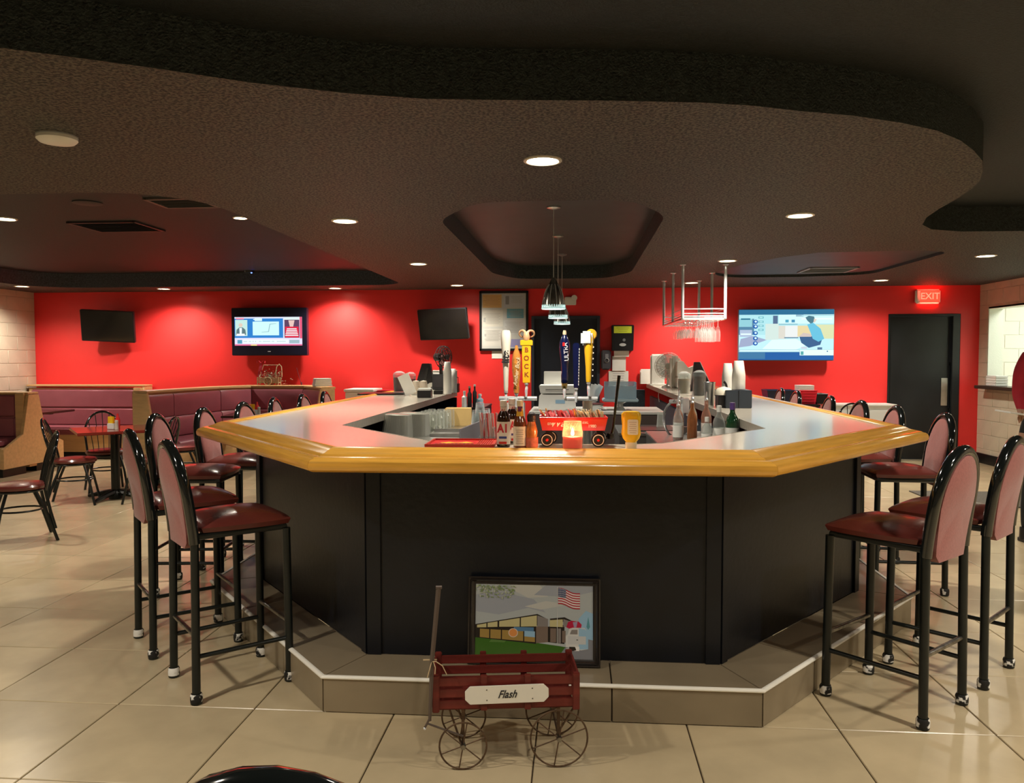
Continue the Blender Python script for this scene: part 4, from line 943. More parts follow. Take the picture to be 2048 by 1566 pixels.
# straws in a clear caddy
c = PX(981, 888, z=ZL) + Vector((0, .06, 0)); c.z = .93; cw = Vector((c.x, 1.15, .955))
cw = Vector((PX(981, 870, Y=1.22).x, 1.22, .93))
STW = mat('straw_white', (.80, .70, .66), .4); STR = mat('straw_red', (.7, .10, .10), .4)
s0 = None
t = thing('straw_caddy', 'clear caddy holding the drinking straws behind the red mat', 'caddy', (cw.x, cw.y, 1.022))
b = BM()
for cc, s in (((0, 0, .003), (.10, .07, .006)), ((-.05, 0, .05), (.003, .07, .1)), ((.05, 0, .05), (.003, .07, .1)), ((0, -.035, .05), (.10, .003, .1)), ((0, .035, .05), (.10, .003, .1))): box(b, cc, s)
obj('box', b, CLEAR, t)
b = BM(); box(b, (0, 0, -.01), (.30, .16, .02)); ws = obj('well_shelf', b, STEEL, bar, (cw.x, 1.19, 1.031), bevel=.003)
for k in range(22):
    x = -.043 + .086 * (k % 11) / 10; y = -.018 + .036 * (k // 11)
    if s0 is None:
        b = BM(); tube(b, [(0, 0, 0), (0, 0, .205)], .0032, 6)
        for f in b.faces: f.material_index = 0
        o = obj('straw', b, STW); s0 = o; tag(o, 'white drinking straw standing in the clear caddy', 'straw', 'white straws in the caddy')
    elif k == 1:
        b = BM(); tube(b, [(0, 0, 0), (0, 0, .205)], .0032, 6); o = obj('straw', b, STR); s1 = o; tag(o, 'red drinking straw standing in the clear caddy', 'straw', 'red straws in the caddy')
    else: o = (s1 if k % 4 == 1 else s0).copy(); COL.objects.link(o)
    o.location = (cw.x + x, cw.y + y, 1.029); o.rotation_euler = (random.uniform(-.08, .08), random.uniform(-.1, .1), 0)

# ================================================================ UNDERBAR AND WELL
ZU = .93
def unit(name, label, x0, x1, y0, y1, z1, m=STEEL, top=STEEL, cat='cabinet'):
    t = thing(name, label, cat, ((x0 + x1) / 2, (y0 + y1) / 2, 0))
    b = BM(); box(b, (0, 0, (z1 - .03) / 2), (x1 - x0 - .01, y1 - y0 - .01, z1 - .03)); obj('body', b, m, t, bevel=.003)
    b = BM(); box(b, (0, 0, z1 - .0125), (x1 - x0, y1 - y0, .025)); obj('worktop', b, top, t, bevel=.004)
    return t
DSTEEL = mat('dark_steel', (.16, .155, .15), .35, metal=.8, var=.2)
unit('underbar_cabinet', 'long steel underbar cabinet below the left counter with glasses on it', -1.20, -.62, 1.75, 4.5, ZU, DSTEEL)
unit('underbar_cabinet', 'steel underbar cabinet below the right counter with bottles on it', .70, 1.195, 1.95, 3.6, ZU, DSTEEL)
unit('beer_cooler', 'steel cooler under the beer tower in the bar well', -.50, .36, 1.85, 2.5, ZU, DSTEEL, cat='cooler')
DBR = mat('dark_brown_cabinet', (.045, .03, .025), .5)
unit('back_island', 'dark brown island cabinet behind the tap handles carrying the white printer', -.28, .98, 4.7, 5.5, 1.0, DBR, mat('grey_top', (.40, .39, .36), .4))
t = unit('steel_sink', 'steel sink unit in the right of the bar well', .50, 1.06, 3.72, 4.5, .90, DSTEEL, cat='sink')
b = BM(); box(b, (0, 0, .905), (.40, .50, .012)); obj('basin', b, mat('basin_dark', (.05, .05, .05), .3, metal=.6), t, bevel=.003)
# low blue-grey wall at the back right, carrying the counter end
tag(bx('low_partition', DKBLUE, None, (.90, 8.3, .53), (.40, .12, 1.06), bevel=.004), 'low slate blue partition below the right counter end', 'partition')
# left end of the well: bottles and cartons rack
unit('end_shelf', 'dark shelf unit at the end of the left counter with bottles', -1.06, -.80, 5.6, 6.35, .98, BLK, BLK)

# ---- left underbar goods
def cup_prof(r0, r1, h, t_=.002): return [(r0, 0), (r1, h), (r1 - t_, h), (r0 - t_, .003), (0, .003)]
# tilted stacks of nested clear pitchers
for g, (px, n, lab) in enumerate(((792, 5, 'stack of nested clear plastic pitchers lying in the left underbar, nearest'), (820, 7, 'second stack of nested clear plastic pitchers, right of the first'))):
    p = PX(px, 868, z=ZU); p.y = 2.95 + .14 * g; p.x = PX(px, 868, Y=p.y).x; p.z = ZU
    t = thing('pitcher_stack', lab, 'pitchers', p, radians(-10))
    for k in range(n):
        b = BM(); lathe(b, [(.075, .0), (.060, .165), (.055, .17), (0, .17)], seg=20, sq=5, caps=False)
        o = obj('pitcher', b, TUMB, t, (k * .013 - .02, k * .004, .0), rot=(0, radians(4), 0)) if k == 0 else o.copy()
        if k: COL.objects.link(o); o.location = (k * .013 - .02, k * .004, 0)
MUG = glass('mug_glass', (.72, .74, .68), .04, .16)
m0 = None
for r in range(6):
    for k in range(3):
        x = -1.085 + .078 * k + .008 * r; y = 3.3 + .12 * r
        if x > -.86 and r < 2: continue
        if m0 is None:
            m0 = thing('beer_mug', 'upturned clear beer mug among the rows on the left underbar', 'glass', (x, y, ZU), 0, 'upturned beer mugs in the left underbar')
            part('glass_body', MUG, m0, [(.034, 0), (.036, .02), (.033, .13), (.030, .145), (0, .145)], seg=12, caps=False)
            b = BM(); tube(b, [(.034, 0, .03), (.060, 0, .04), (.060, 0, .10), (.033, 0, .115)], .006, 6); obj('handle', b, MUG, m0)
        else: dup(m0, (x, y, ZU), random.uniform(-2.2, -.8))
tag(bx('cardboard_box', TAN, None, tuple(PX(917, 851, z=ZU) + Vector((0, 0, .075))), (.215, .12, .15), rz=.05, bevel=.002), 'plain tan cardboard box on the left underbar', 'box')
# cloth
b = BM()
g = [[b.verts.new(((i / 8 - .5) * .12, (j / 8 - .5) * .10, .018 + .016 * sin(i * 1.7 + j) + .010 * cos(j * 2.1))) for j in range(9)] for i in range(9)]
for i in range(8):
    for j in range(8): b.faces.new((g[i][j], g[i + 1][j], g[i + 1][j + 1], g[i][j + 1]))
CLOTH = mat('white_cloth', (.78, .76, .70), .9, bump=.3, bscale=120)
tag(obj('bar_cloth', b, CLOTH, None, (PX(884, 850, z=ZU).x + .02, 3.55, ZU - .0), .4), 'crumpled white cloth beside the tan box', 'cloth')
b = BM(); box(b, (0, 0, .01), (.26, .20, .02)); box(b, (0, .08, .03), (.24, .02, .02)); tag(obj('drip_tray', b, STEEL, None, (PX(905, 866, z=ZU).x, 3.15, ZU + .0005), .05, bevel=.003), 'flat steel drip tray in front of the tan box', 'tray')
tag(bx('side_splash', mat('splash_grey', (.20, .19, .21), .35), None, (PX(950, 868, Y=2.75).x, 2.75, ZU - .02 + .06), (.012, .9, .17), rz=-.08), 'grey splash panel beside the clear cups in the bar well', 'splash panel')
# clear cups stack
unit('cup_stand', 'low steel stand under the clear plastic cups', -.60, -.51, 2.9, 3.9, ZU, DSTEEL, cat='stand')
cs0 = None
for k, (px, py, n) in enumerate(((958, 850, 8), (970, 846, 11), (983, 852, 6), (947, 846, 6))):
    p = PX(px, py, Y=3.0 + .16 * (k % 4)); p.x = -.555; p.y = 3.0 + .2 * k
    t = thing('cup_stack', ['first', 'tallest', 'third', 'farthest'][k] + ' upturned stack of clear plastic cups on the steel stand', 'cups', (p.x, p.y, ZU), 0, 'clear cup stacks')
    for j in range(n):
        if cs0 is None: b = BM(); lathe(b, [(.042, 0), (.040, .003), (.030, .10), (0, .10)], seg=16, caps=False); cs0 = obj('cup', b, CLEAR, t); o = cs0
        else: o = cs0.copy(); COL.objects.link(o); o.parent = t
        o.location = (0, 0, j * .014)
# black bottles and blister packs at the far left end
for k, (px, h, r, m, lab) in enumerate(((907, .15, .035, FOAM, 'white canister on the dark end shelf'), (917, .20, .03, BLK, 'black bottle on the dark end shelf, left of the pair'), (929, .22, .028, BLK, 'black bottle on the dark end shelf, right of the pair'), (938, .12, .045, mat('pale_blue_plastic', (.35, .50, .58), .4), 'pale blue tub on the dark end shelf'))):
    t = thing('shelf_bottle', lab, 'bottle', (-1.02 + .055 * k, 5.66 + .0 * k, .98)); part('body', m, t, [(r * .8, 0), (r * .8, h * .7), (r * .35, h * .82), (r * .35, h)], seg=14); part('cap', WHITE if k != 1 else STEEL, t, [(r * .42, h), (r * .42, h + .02), (0, h + .022)], seg=12)

# ---- beer tower and tap handles
tw = Vector((PX(1032, 800, Y=2.2).x, 2.2, ZU))
t = thing('beer_tower', 'white beer tower with chrome faucets in the bar well', 'beer tower', tw)
b = BM(); prism(b, rpoly([(-.055, -.04), (.055, -.04), (.055, .04), (-.055, .04)], .015), 0, .30); box(b, (0, 0, .305), (.09, .06, .02)); obj('column', b, mat('tower_white', (.72, .70, .64), .35), t, bevel=.004)
hz = PX(1020, 790, Y=2.2).z - ZU
b = BM(); tube(b, [(-.10, -.03, hz - .02), (.13, -.03, hz - .02)], .014, 12); obj('manifold', b, CHROME, t)
t2 = thing('beer_tower', 'second chrome tap manifold on a steel post behind the toy wagon', 'beer tower', (PX(1175, 800, Y=2.2).x, 2.2, ZU))
b = BM(); tube(b, [(0, 0, 0), (0, 0, hz - .03)], .03, 16); obj('column', b, STEEL, t2)
b = BM(); tube(b, [(-.14, -.03, hz - .02), (.06, -.03, hz - .02)], .014, 12); obj('manifold', b, CHROME, t2)
def tap(label, px, ptop, pbot, build, tw_=t):
    Y = 2.165; a = PX(px, pbot, Y=Y); h = (pbot - ptop) * sc(a)
    o = thing('tap_handle', label, 'tap handle', (a.x, Y, a.z)); build(o, h)
    b = BM(); tube(b, [(0, 0, .004), (0, 0, -.035)], .008, 8); lathe(b, [(.011, -.012), (.013, -.006), (.011, 0)], seg=12); tube(b, [(0, 0, -.03), (0, -.03, -.045), (0, -.045, -.085)], [.009, .009, .006], 8); obj('faucet', b, CHROME, o)
    return o
def h_bat(o, h):
    part('grip', mat('ivory_bat', (.80, .78, .68), .3, coat=.3), o, [(.012, 0), (.014, .02), (.016, h * .25), (.024, h * .60), (.031, h * .82), (.031, h * .93), (.024, h * .99), (0, h)], seg=22)
    text('lettering', 'lite', .062, mat('ink_black', (.02, .02, .025), .5), o, (.002, -.0315, h * .56), (pi / 2, -pi / 2, 0), ext=.001, bold=.03)
def h_amber(o, h):
    m = mat('amber_wood', (.60, .24, .05), .25, wood=True, var=.3, vscale=3, coat=.5)
    part('grip', m, o, [(.016, 0), (.019, .03), (.016, h * .18), (.026, h * .45), (.028, h * .66), (.022, h * .82), (.010, h * .93), (.008, h), (0, h)], seg=22)
    text('lettering', 'Amber Bock', .034, mat('cream_ink', (.8, .66, .4), .5), o, (.004, -.0285, h * .45), (pi / 2, -pi / 2 + .12, 0), shear=.3)
def h_bock(o, h):
    Yw = mat('yellow_tap', (.85, .50, .02), .35)
    b = BM(); P = [(-.022, 0), (.022, 0), (.028, h * .72), (-.028, h * .72)]
    prism(b, P, -.012, .012); obj('grip', b, Yw, o, (0, 0, 0), (pi / 2, 0, 0), bevel=.003)
    b = BM(); box(b, (0, 0, h * .755), (.075, .03, h * .11)); obj('cap_block', b, Yw, o, bevel=.004)
    part('goat_head', mat('horn_tan', (.66, .38, .20), .4), o, [(.016, h * .80), (.022, h * .86), (.016, h * .93), (.010, h * .96), (0, h * .97)], seg=14)
    for s in (-1, 1):
        b = BM(); c0 = (s * .026, 0, h * .93); tube(b, [(c0[0] + .019 * cos(a_), -.006 + .004 * k_, c0[2] + .019 * sin(a_)) for k_, a_ in enumerate([pi * .9 if s > 0 else .1 + 0] * 0 + [(pi - q_ if s > 0 else q_) for q_ in [k2 * .5 - .5 for k2 in range(13)]])], [.009 - .0004 * k_ for k_ in range(13)], 8); obj('horn', b, mat('horn_tan', (.66, .38, .20), .4), o)
    for k, ch in enumerate('BOCK'): text('lettering', ch, .040, mat('ink_red_brown', (.35, .07, .02), .5), o, (0, -.0125, h * (.62 - .155 * k)), (pi / 2, 0, 0), bold=.03)
def h_blue(o, h):
    m = mat('navy_tap', (.004, .008, .050), .2, coat=.5)
    part('grip', m, o, [(.014, 0), (.020, .01), (.021, .05), (.018, h * .22), (.022, h * .42), (.032, h * .65), (.030, h * .78), (.018, h * .88), (.010, h * .92)], seg=22)
    part('gold_tip', mat('gold_tip', (.75, .60, .40), .3), o, [(.010, h * .91), (.012, h * .95), (.008, h), (0, h)], seg=12)
    part('gold_collar', mat('brass', (.70, .55, .22), .25, metal=1), o, [(.012, -.03), (.018, -.004), (.017, .006)], seg=14)
    text('lettering', 'ULTRA', .036, mat('silver_ink', (.65, .68, .75), .4), o, (.010, -.0305, h * .60), (pi / 2, -pi / 2 - .08, 0))
    b = BM(); box(b, (-.005, -.030, h * .74), (.014, .004, .022)); obj('red_ribbon', b, RED, o)
def h_slim(o, h):
    m = mat('navy_tap', (.004, .008, .050), .2, coat=.5)
    b = BM(); prism(b, [(-.014, 0), (.014, 0), (.020, h * .95), (.012, h), (-.012, h), (-.020, h * .95)], -.010, .010); obj('grip', b, m, o, (0, 0, 0), (pi / 2, 0, 0), bevel=.003)
    for k in range(13): b = BM(); box(b, (.0195 - .0045 * (1 - k / 13), -.001, h * (.08 + .065 * k)), (.004, .022, .012)); obj('white_dash', b, WHITE, o)
def h_yel(o, h):
    Yw = mat('yellow_tap', (.85, .50, .02), .35)
    part('grip', Yw, o, [(.014, 0), (.016, .02), (.018, h * .3), (.026, h * .62), (.032, h * .82), (.026, h * .92), (0, h * .93)], seg=22)
    b = BM(); lathe(b, [(0, -.014), (.028, -.014), (.034, 0), (.028, .014), (0, .014)], seg=22, M=Matrix.Translation((.016, .008, h * .91)) @ Matrix.Rotation(pi / 2, 4, 'X')); obj('orange_disc', b, mat('orange_disc', (.85, .42, .03), .3), o)
    b = BM(); box(b, (0, 0, 0), (.070, .045, h * .27)); obj('wave_badge', b, mat('white_blue_badge', (.62, .72, .78), .4, var=.25, vscale=25), o, (-.012, -.012, h * .84), bevel=.012)
    for k in range(12): b = BM(); box(b, (.024 + .006 * k / 12, -.008, h * (.12 + .055 * k)), (.006, .020, .009)); obj('white_dash', b, BLK if k % 2 else WHITE, o)
tap('tall ivory bat-shaped tap handle with dark lettering', 1012, 660, 782, h_bat)
tap('amber wooden tap handle with script lettering', 1033, 691, 786, h_amber)
tap('yellow tap handle with BOCK lettering and curled horns', 1053, 660, 766, h_bock)
tap('dark blue tap handle with silver lettering and a gold tip', 1129, 661, 768, h_blue)
tap('slim navy tap handle with a row of white dashes', 1152, 686, 776, h_slim)
tap('yellow tap handle with an orange disc and a white badge', 1177, 660, 764, h_yel)
# clear cylinder cups in front of the navy handle
c = PX(1153, 826, Y=1.75)
for k, (px, lab) in enumerate(((1146, 'left clear tumbler column below the navy tap handle'), (1161, 'right clear tumbler column below the navy tap handle'))):
    x = PX(px, 800, Y=2.0).x; t_ = thing('tumbler_stack', lab, 'cups', (x, 2.0, ZU), 0, 'clear tumbler columns')
    for j in range(7): o_ = part('tumbler', TUMB, t_, [(.034, 0), (.040, .13)], (0, 0, .012 + .022 * j), 16, caps=False)
    part('base_disc', STEEL, t_, [(.042, 0), (.042, .012), (0, .012)])

# ---- printer, papers, wash bin on the back island
p = PX(1114, 826, Y=4.85)
t = thing('receipt_printer', 'white office printer with a raised back on the island cabinet', 'printer', (p.x, 5.02, 1.0))
b = BM(); prism(b, rpoly([(-.18, 0), (.18, 0), (.17, .15), (-.17, .15)], .02), -.15, .15); obj('lower_case', b, WHITE, t, (0, 0, .0), (pi / 2, 0, 0), bevel=.006)
b = BM(); prism(b, rpoly([(-.16, .16), (.175, .16), (.19, .24), (-.175, .24)], .015), -.15, .13); obj('upper_case', b, WHITE, t, (0, 0, 0), (pi / 2, 0, 0), bevel=.006)
bx('paper_tray', mat('warm_white_plastic', (.70, .68, .62), .45), t, (-.03, .08, .30), (.21, .02, .14), rot=(radians(-12), 0, 0), bevel=.004)
bx('slot', BLK, t, (.0, -.151, .20), (.22, .004, .006)); bx('display', mat('pale_blue_display', (.30, .48, .65), .3), t, (.03, -.152, .085), (.09, .004, .035))
p = PX(1186, 815, Y=5.0)
t = thing('paper_stack', 'leaning heap of white papers and envelopes beside the printer', 'papers', (p.x, 5.0, 1.0))
for k in range(7): bx('sheet', PAPER, t, (random.uniform(-.01, .01), 0, .004 + k * .008), (.17, .20, .006), rz=random.uniform(-.15, .15))
for k in range(3): bx('upright_sheet', PAPER, t, (-.01 + .025 * k, .05 + .02 * k, .15), (.06, .002, .19), rot=(0, radians(12 + 8 * k), radians(30)))
bx('dark_folder', mat('maroon_folder', (.10, .02, .02), .5), t, (0, -.02, .062), (.19, .2, .008), rz=.1)
p = PX(1240, 806, Y=5.05)
t = thing('wash_bin', 'pale blue-grey plastic bin on a steel tray at the right of the island', 'bin', (p.x, 5.05, 1.0))
part('stand', STEEL, t, [(.06, 0), (.03, .03), (.03, .06), (.10, .09)], seg=18)
bx('tray', mat('blue_grey_plastic', (.32, .42, .47), .4), t, (0, 0, .095), (.34, .24, .03), bevel=.008)
b = BM()
for cc, s in (((-.145, 0, .19), (.01, .2, .16)), ((.145, 0, .19), (.01, .2, .16)), ((0, .095, .19), (.29, .01, .16)), ((0, -.095, .17), (.29, .01, .12))): box(b, cc, s)
obj('bin', b, glass('blue_clear_plastic', (.45, .58, .66), .1, .45), t, bevel=.003)
for k, (dx, m) in enumerate(((-.08, CLEAR), (.02, MUG), (.10, MUG))): lobj('bin_glass', 'clear glass standing in the pale blue bin, number %s from the left' % ['one', 'two', 'three'][k], 'glass', [(.03, 0), (.036, .12)], m, (p.x + dx, 5.05, 1.111), 14, 'glasses in the wash bin', caps=False)
# wall fixtures behind the bar
def onwall(px, py, d=.0): v = PX(px, py, Y=WY - d); return v
c = onwall(1245, 676, .06)
t = thing('towel_dispenser', 'black paper towel dispenser with a yellow notice on the red wall', 'dispenser', c)
b = BM(); prism(b, rpoly([(-.155, -.19), (.155, -.19), (.165, .19), (-.165, .19)], .02), -.06, .06); obj('case', b, BLK, t, (0, 0, 0), (pi / 2, 0, 0), bevel=.006)
bx('yellow_notice', mat('lime_notice', (.62, .72, .05), .5), t, (0, -.064, .12), (.26, .003, .10))
for k in range(3): bx('notice_line', mat('olive_ink', (.30, .35, .03), .6), t, (0, -.066, .145 - .025 * k), (.18 - .03 * k, .001, .006))
part('hand_icon', GREYP, t, [(.0, .0), (.05, .0), (.05, .002), (0, .002)], (0, -.061, -.10), 18, M=Matrix.Rotation(pi / 2, 4, 'X') @ Matrix.Diagonal((1, .45, 1, 1)))
part('hand_icon', mat('icon_grey', (.18, .19, .2), .4), t, [(.0, .0), (.022, .0), (.022, .002), (0, .002)], (.02, -.061, -.03), 14, M=Matrix.Rotation(pi / 2, 4, 'X'))
tag(bx('paper_towel', PAPER, None, tuple(onwall(1243, 706, .06)), (.22, .004, .11), bevel=0, rot=(radians(6), 0, 0)), 'white paper towel hanging out of the black dispenser', 'paper towel')
c = onwall(1212, 720, .05)
t = thing('soap_dispenser', 'grey wall soap dispenser left of the hanging notice', 'dispenser', c)
bx('case', mat('soap_grey', (.07, .07, .085), .35), t, (0, 0, 0), (.145, .09, .29), bevel=.018)
b = BM(); lathe(b, [(.028, 0), (.034, .006), (.028, .012)], seg=20, M=Matrix.Rotation(pi / 2, 4, 'X'), caps=False); obj('lens_ring', b, GREYP, t, (.01, -.045, -.005))
bx('front_plate', mat('soap_plate', (.22, .23, .26), .35), t, (.01, -.047, .06), (.05, .006, .06), bevel=.002)
tag(bx('hanging_notice', PAPER, None, tuple(onwall(1238, 727, .02)), (.20, .006, .22), bevel=.002), 'printed white notice hanging below the towel dispenser', 'notice')
c = onwall(1237, 757, .01)
t = thing('price_sheet', 'white paper sheet with handwriting taped low on the red wall', 'sheet', c); bx('sheet', PAPER, t, (0, 0, 0), (.29, .003, .22))
for k in range(5): bx('writing_line', mat('pencil', (.45, .45, .46), .7), t, (random.uniform(-.02, .02), -.0022, .075 - .035 * k), (.16 + .05 * random.random(), .001, .008))
# ================================================================ LEFT COUNTER
tag(bx('serving_tray', BLK, None, (-1.90, 5.72, ZL + .008), (.50, .36, .014), rz=.02, bevel=.005), 'black serving tray on the far left counter', 'tray')
TEA = mat('dark_tea', (.16, .008, .012), .15, coat=.5)
def pitcher(label, px, py, h, r, fill, liquid=TEA, z=ZL, Y=None):
    p = PX(px, py, z=z) if Y is None else Vector((PX(px, py, Y=Y).x, Y, z))
    t = thing('drink_pitcher', label, 'pitcher', p)
    part('liquid', liquid, t, [(r * .84, .004), (r * .95, h * fill), (0, h * fill)], seg=20)
    part('clear_wall', CLEAR, t, [(r * .88, 0), (r, h), (r * .97, h), (r * .86, .006)], seg=20, caps=False)
    part('lid', CLEAR, t, [(r, h), (r * .9, h + .02), (r * .4, h + .04), (0, h + .042)], seg=20)
    b = BM(); tube(b, [(r * .95, 0, h * .2), (r * 1.5, 0, h * .3), (r * 1.5, 0, h * .8), (r, 0, h * .92)], .008, 6); obj('handle', b, CLEAR, t, rot=1.2); return t
pitcher('clear pitcher of dark red tea at the left end of the tray', 799, 784, .19, .070, .85, z=ZL + .015)
pitcher('second pitcher of dark red tea, half hidden behind the white menu', 822, 784, .18, .055, .8, z=ZL + .015)
p = PX(832, 788, z=ZL); tag(bx('menu_card', PAPER, None, (p.x - .02, 5.45, ZL + .115), (.12, .008, .22), rot=(0, radians(-24), 0)), 'white menu card leaning left beside the tea pitchers', 'menu')
p = PX(850, 795, z=ZL)
t = thing('napkin_box', 'black box filled with white napkins on the left counter', 'napkin box', p, .05)
bx('box', BLK, t, (0, 0, .036), (.135, .14, .072), bevel=.004)
for k in range(5): bx('napkin', PAPER, t, (random.uniform(-.004, .004), 0, .074 + .004 * k), (.125, .13, .003))
p = PX(855, 786, z=ZL); t = thing('lidded_dispenser', 'pale round-topped twin dispenser behind the napkin box', 'dispenser', (p.x, 5.62, ZL))
for s in (-1, 1): part('jar', mat('milky_plastic', (.66, .58, .48), .25), t, [(.042, 0), (.044, .11), (.036, .145), (0, .155)], (s * .04, 0, 0), 18)
bx('base', WHITE, t, (0, 0, .008), (.18, .10, .016), bevel=.004)
p = PX(852, 780, z=ZL)
t = thing('brochure_stand', 'tall black slanted stand behind the pale dispenser', 'stand', (PX(851, 780, Y=5.95).x, 5.95, ZL))
b = BM(); prism(b, [(-.13, 0), (.10, 0), (.085, .16), (.06, .33), (-.03, .33)], -.05, .05); obj('body', b, BLK, t, (0, 0, 0), (pi / 2, 0, 0), bevel=.005)
bx('grip', mat('satin_black', (.03, .03, .03), .3), t, (.01, -.055, .17), (.03, .02, .22), rot=(0, radians(14), 0), bevel=.004)
t = thing('order_terminal', 'dark order terminal screen on the left counter left of the foam cups', 'terminal', (PX(877, 770, Y=5.78).x, 5.78, ZL))
bx('screen', BLK, t, (0, 0, .13), (.13, .05, .17), rot=(radians(-10), 0, 0), bevel=.006); bx('foot', BLK, t, (0, .02, .02), (.10, .1, .04), bevel=.004); bx('display', mat('dim_display', (.05, .045, .05), .2), t, (0, -.031, .135), (.10, .004, .12), rot=(radians(-10), 0, 0))
t = thing('carton', 'white carton behind the order terminal', 'carton', (PX(885, 770, Y=6.2).x, 6.34, ZL)); bx('body', PAPER, t, (0, 0, .12), (.28, .10, .24), bevel=.004); bx('lid_flap', FOAM, t, (0, 0, .243), (.29, .11, .008), bevel=.002)
def fan(label, loc, r, m, mg, yaw, hz_, pole=.02):
    t = thing('desk_fan', label, 'fan', loc, yaw)
    part('base', m, t, [(.085, 0), (.085, .015), (.03, .035), (.02, .05)], seg=24)
    b = BM(); tube(b, [(0, .02, .03), (0, .03, hz_)], pole, 10); obj('stem', b, m, t)
    M = Matrix.Translation((0, 0, hz_)) @ Matrix.Rotation(pi / 2, 4, 'X')
    part('motor', m, t, [(.02, -.11), (.045, -.10), (.045, -.03), (.02, -.02)], seg=18, M=M)
    b = BM()
    for k in range(3):
        a = k * 2 * pi / 3
        P_ = [(r * .2 * cos(a), r * .2 * sin(a), .0), (r * .8 * cos(a - .35), r * .8 * sin(a - .35), .012), (r * .85 * cos(a + .25), r * .85 * sin(a + .25), .03), (r * .35 * cos(a + .7), r * .35 * sin(a + .7), .03)]
        lo = [b.verts.new(M @ Vector(v)) for v in P_]; hi = [b.verts.new(M @ (Vector(v) + Vector((0, 0, .003)))) for v in P_]
        b.faces.new(lo); b.faces.new(hi[::-1])
        for i in range(4): b.faces.new((lo[i], hi[i], hi[(i + 1) % 4], lo[(i + 1) % 4]))
    lathe(b, [(.03, 0), (.03, .03), (.012, .038), (0, .038)], seg=14, M=M); obj('blades', b, mg, t)
    b = BM()
    for z, q_ in ((.055, .62), (.050, .85), (.03, 1.0), (-.01, 1.0), (-.03, .85)): tube(b, [M @ Vector((r * q_ * cos(a * pi / 14), r * q_ * sin(a * pi / 14), z)) for a in range(28)], .0034, 5, closed=True)
    for k in range(24):
        a = 2 * pi * k / 24; tube(b, [M @ Vector((r * q_ * cos(a), r * q_ * sin(a), z)) for q_, z in ((.22, .058), (.62, .055), (.9, .045), (1, .02), (1, -.01), (.8, -.03), (.3, -.05))], .0022, 4)
    obj('guard', b, m, t); part('hub_badge', m, t, [(r * .24, .056), (r * .22, .064), (0, .064)], seg=20, M=M); return t
fan('black desk fan turned sideways above the foam cups on the left counter', (PX(884, 775, Y=6.1).x, 6.16, ZL), .125, mat('fan_black', (.03, .025, .025), .3), mat('fan_blade_red', (.22, .10, .09), .3), radians(62), .40)
def cups(label, px, Y, ztop_px, n, grp, z0=None, r=.044, holder=None, lab_h=''):
    x = PX(px, 780, Y=Y).x; z0 = z0 or ZL; top = PX(px, ztop_px, Y=Y).z
    t = thing('foam_cup_stack', label, 'cups', (x, Y, z0 + .004), 0, grp); dz = (top - z0 - .125) / max(1, n - 1); c0_ = None
    for j in range(n):
        if c0_ is None: b = BM(); lathe(b, [(r, 0), (r * 1.04, .004), (r * .72, .12), (r * .66, .123), (0, .123)], seg=20, caps=False); c0_ = obj('cup', b, FOAM, t); o = c0_
        else: o = c0_.copy(); COL.objects.link(o); o.parent = t
        o.location = (0, 0, j * dz)
cups('white foam cup stack on the left counter beside the black fan', 895, 5.75, 724, 12, 'foam cup stacks')
cups('short pair stack of foam cups behind the tall one on the left counter', 906, 6.05, 738, 9, 'foam cup stacks')
t = thing('bottle_carrier', 'black bottle carrier at the inner end of the left counter', 'carrier', (PX(912, 780, Y=6.22).x - .03, 6.25, ZL)); bx('body', BLK, t, (0, 0, .05), (.12, .12, .10), bevel=.004); b = BM(); tube(b, [(-.05, 0, .1), (-.05, 0, .17), (.05, 0, .17), (.05, 0, .1)], .005, 6); obj('handle', b, BLK, t)
p = PX(879, 785, z=ZL); t = thing('lemon_bowl', 'clear bowl of yellow lemon pieces on the left counter', 'bowl', p); part('bowl', CLEAR, t, [(.045, 0), (.075, .05), (.078, .052), (.05, .004)], seg=22, caps=False); part('lid', CLEAR, t, [(.078, .052), (.07, .075), (0, .08)], seg=22, caps=False)
l0 = None
for k in range(9):
    if l0 is None: b = BM(); bmesh.ops.create_icosphere(b, subdivisions=1, radius=.017, matrix=Matrix.Diagonal((1.2, 1, .8, 1))); l0 = tag(obj('lemon_piece', b, YEL), 'yellow lemon piece in the clear bowl', 'lemon', 'lemon pieces in the bowl'); o = l0
    else: o = l0.copy(); COL.objects.link(o)
    a = k * 2.4; rr_ = .036 * sqrt(k / 9); o.location = p + Vector((rr_ * cos(a), rr_ * sin(a), .021 + .006 * (k % 2)))
p = PX(891, 780, z=ZL); t = thing('paper_roll', 'white till roll standing on edge behind the lemon bowl', 'paper roll', (p.x + .01, 5.92, ZL + .062)); part('roll', PAPER, t, [(.014, -.035), (.060, -.035), (.060, .035), (.014, .035), (.014, -.035)], seg=24, caps=False, M=Matrix.Rotation(pi / 2, 4, 'X')); part('core', BLK, t, [(.013, -.034), (.013, .034)], seg=14, M=Matrix.Rotation(pi / 2, 4, 'X'))

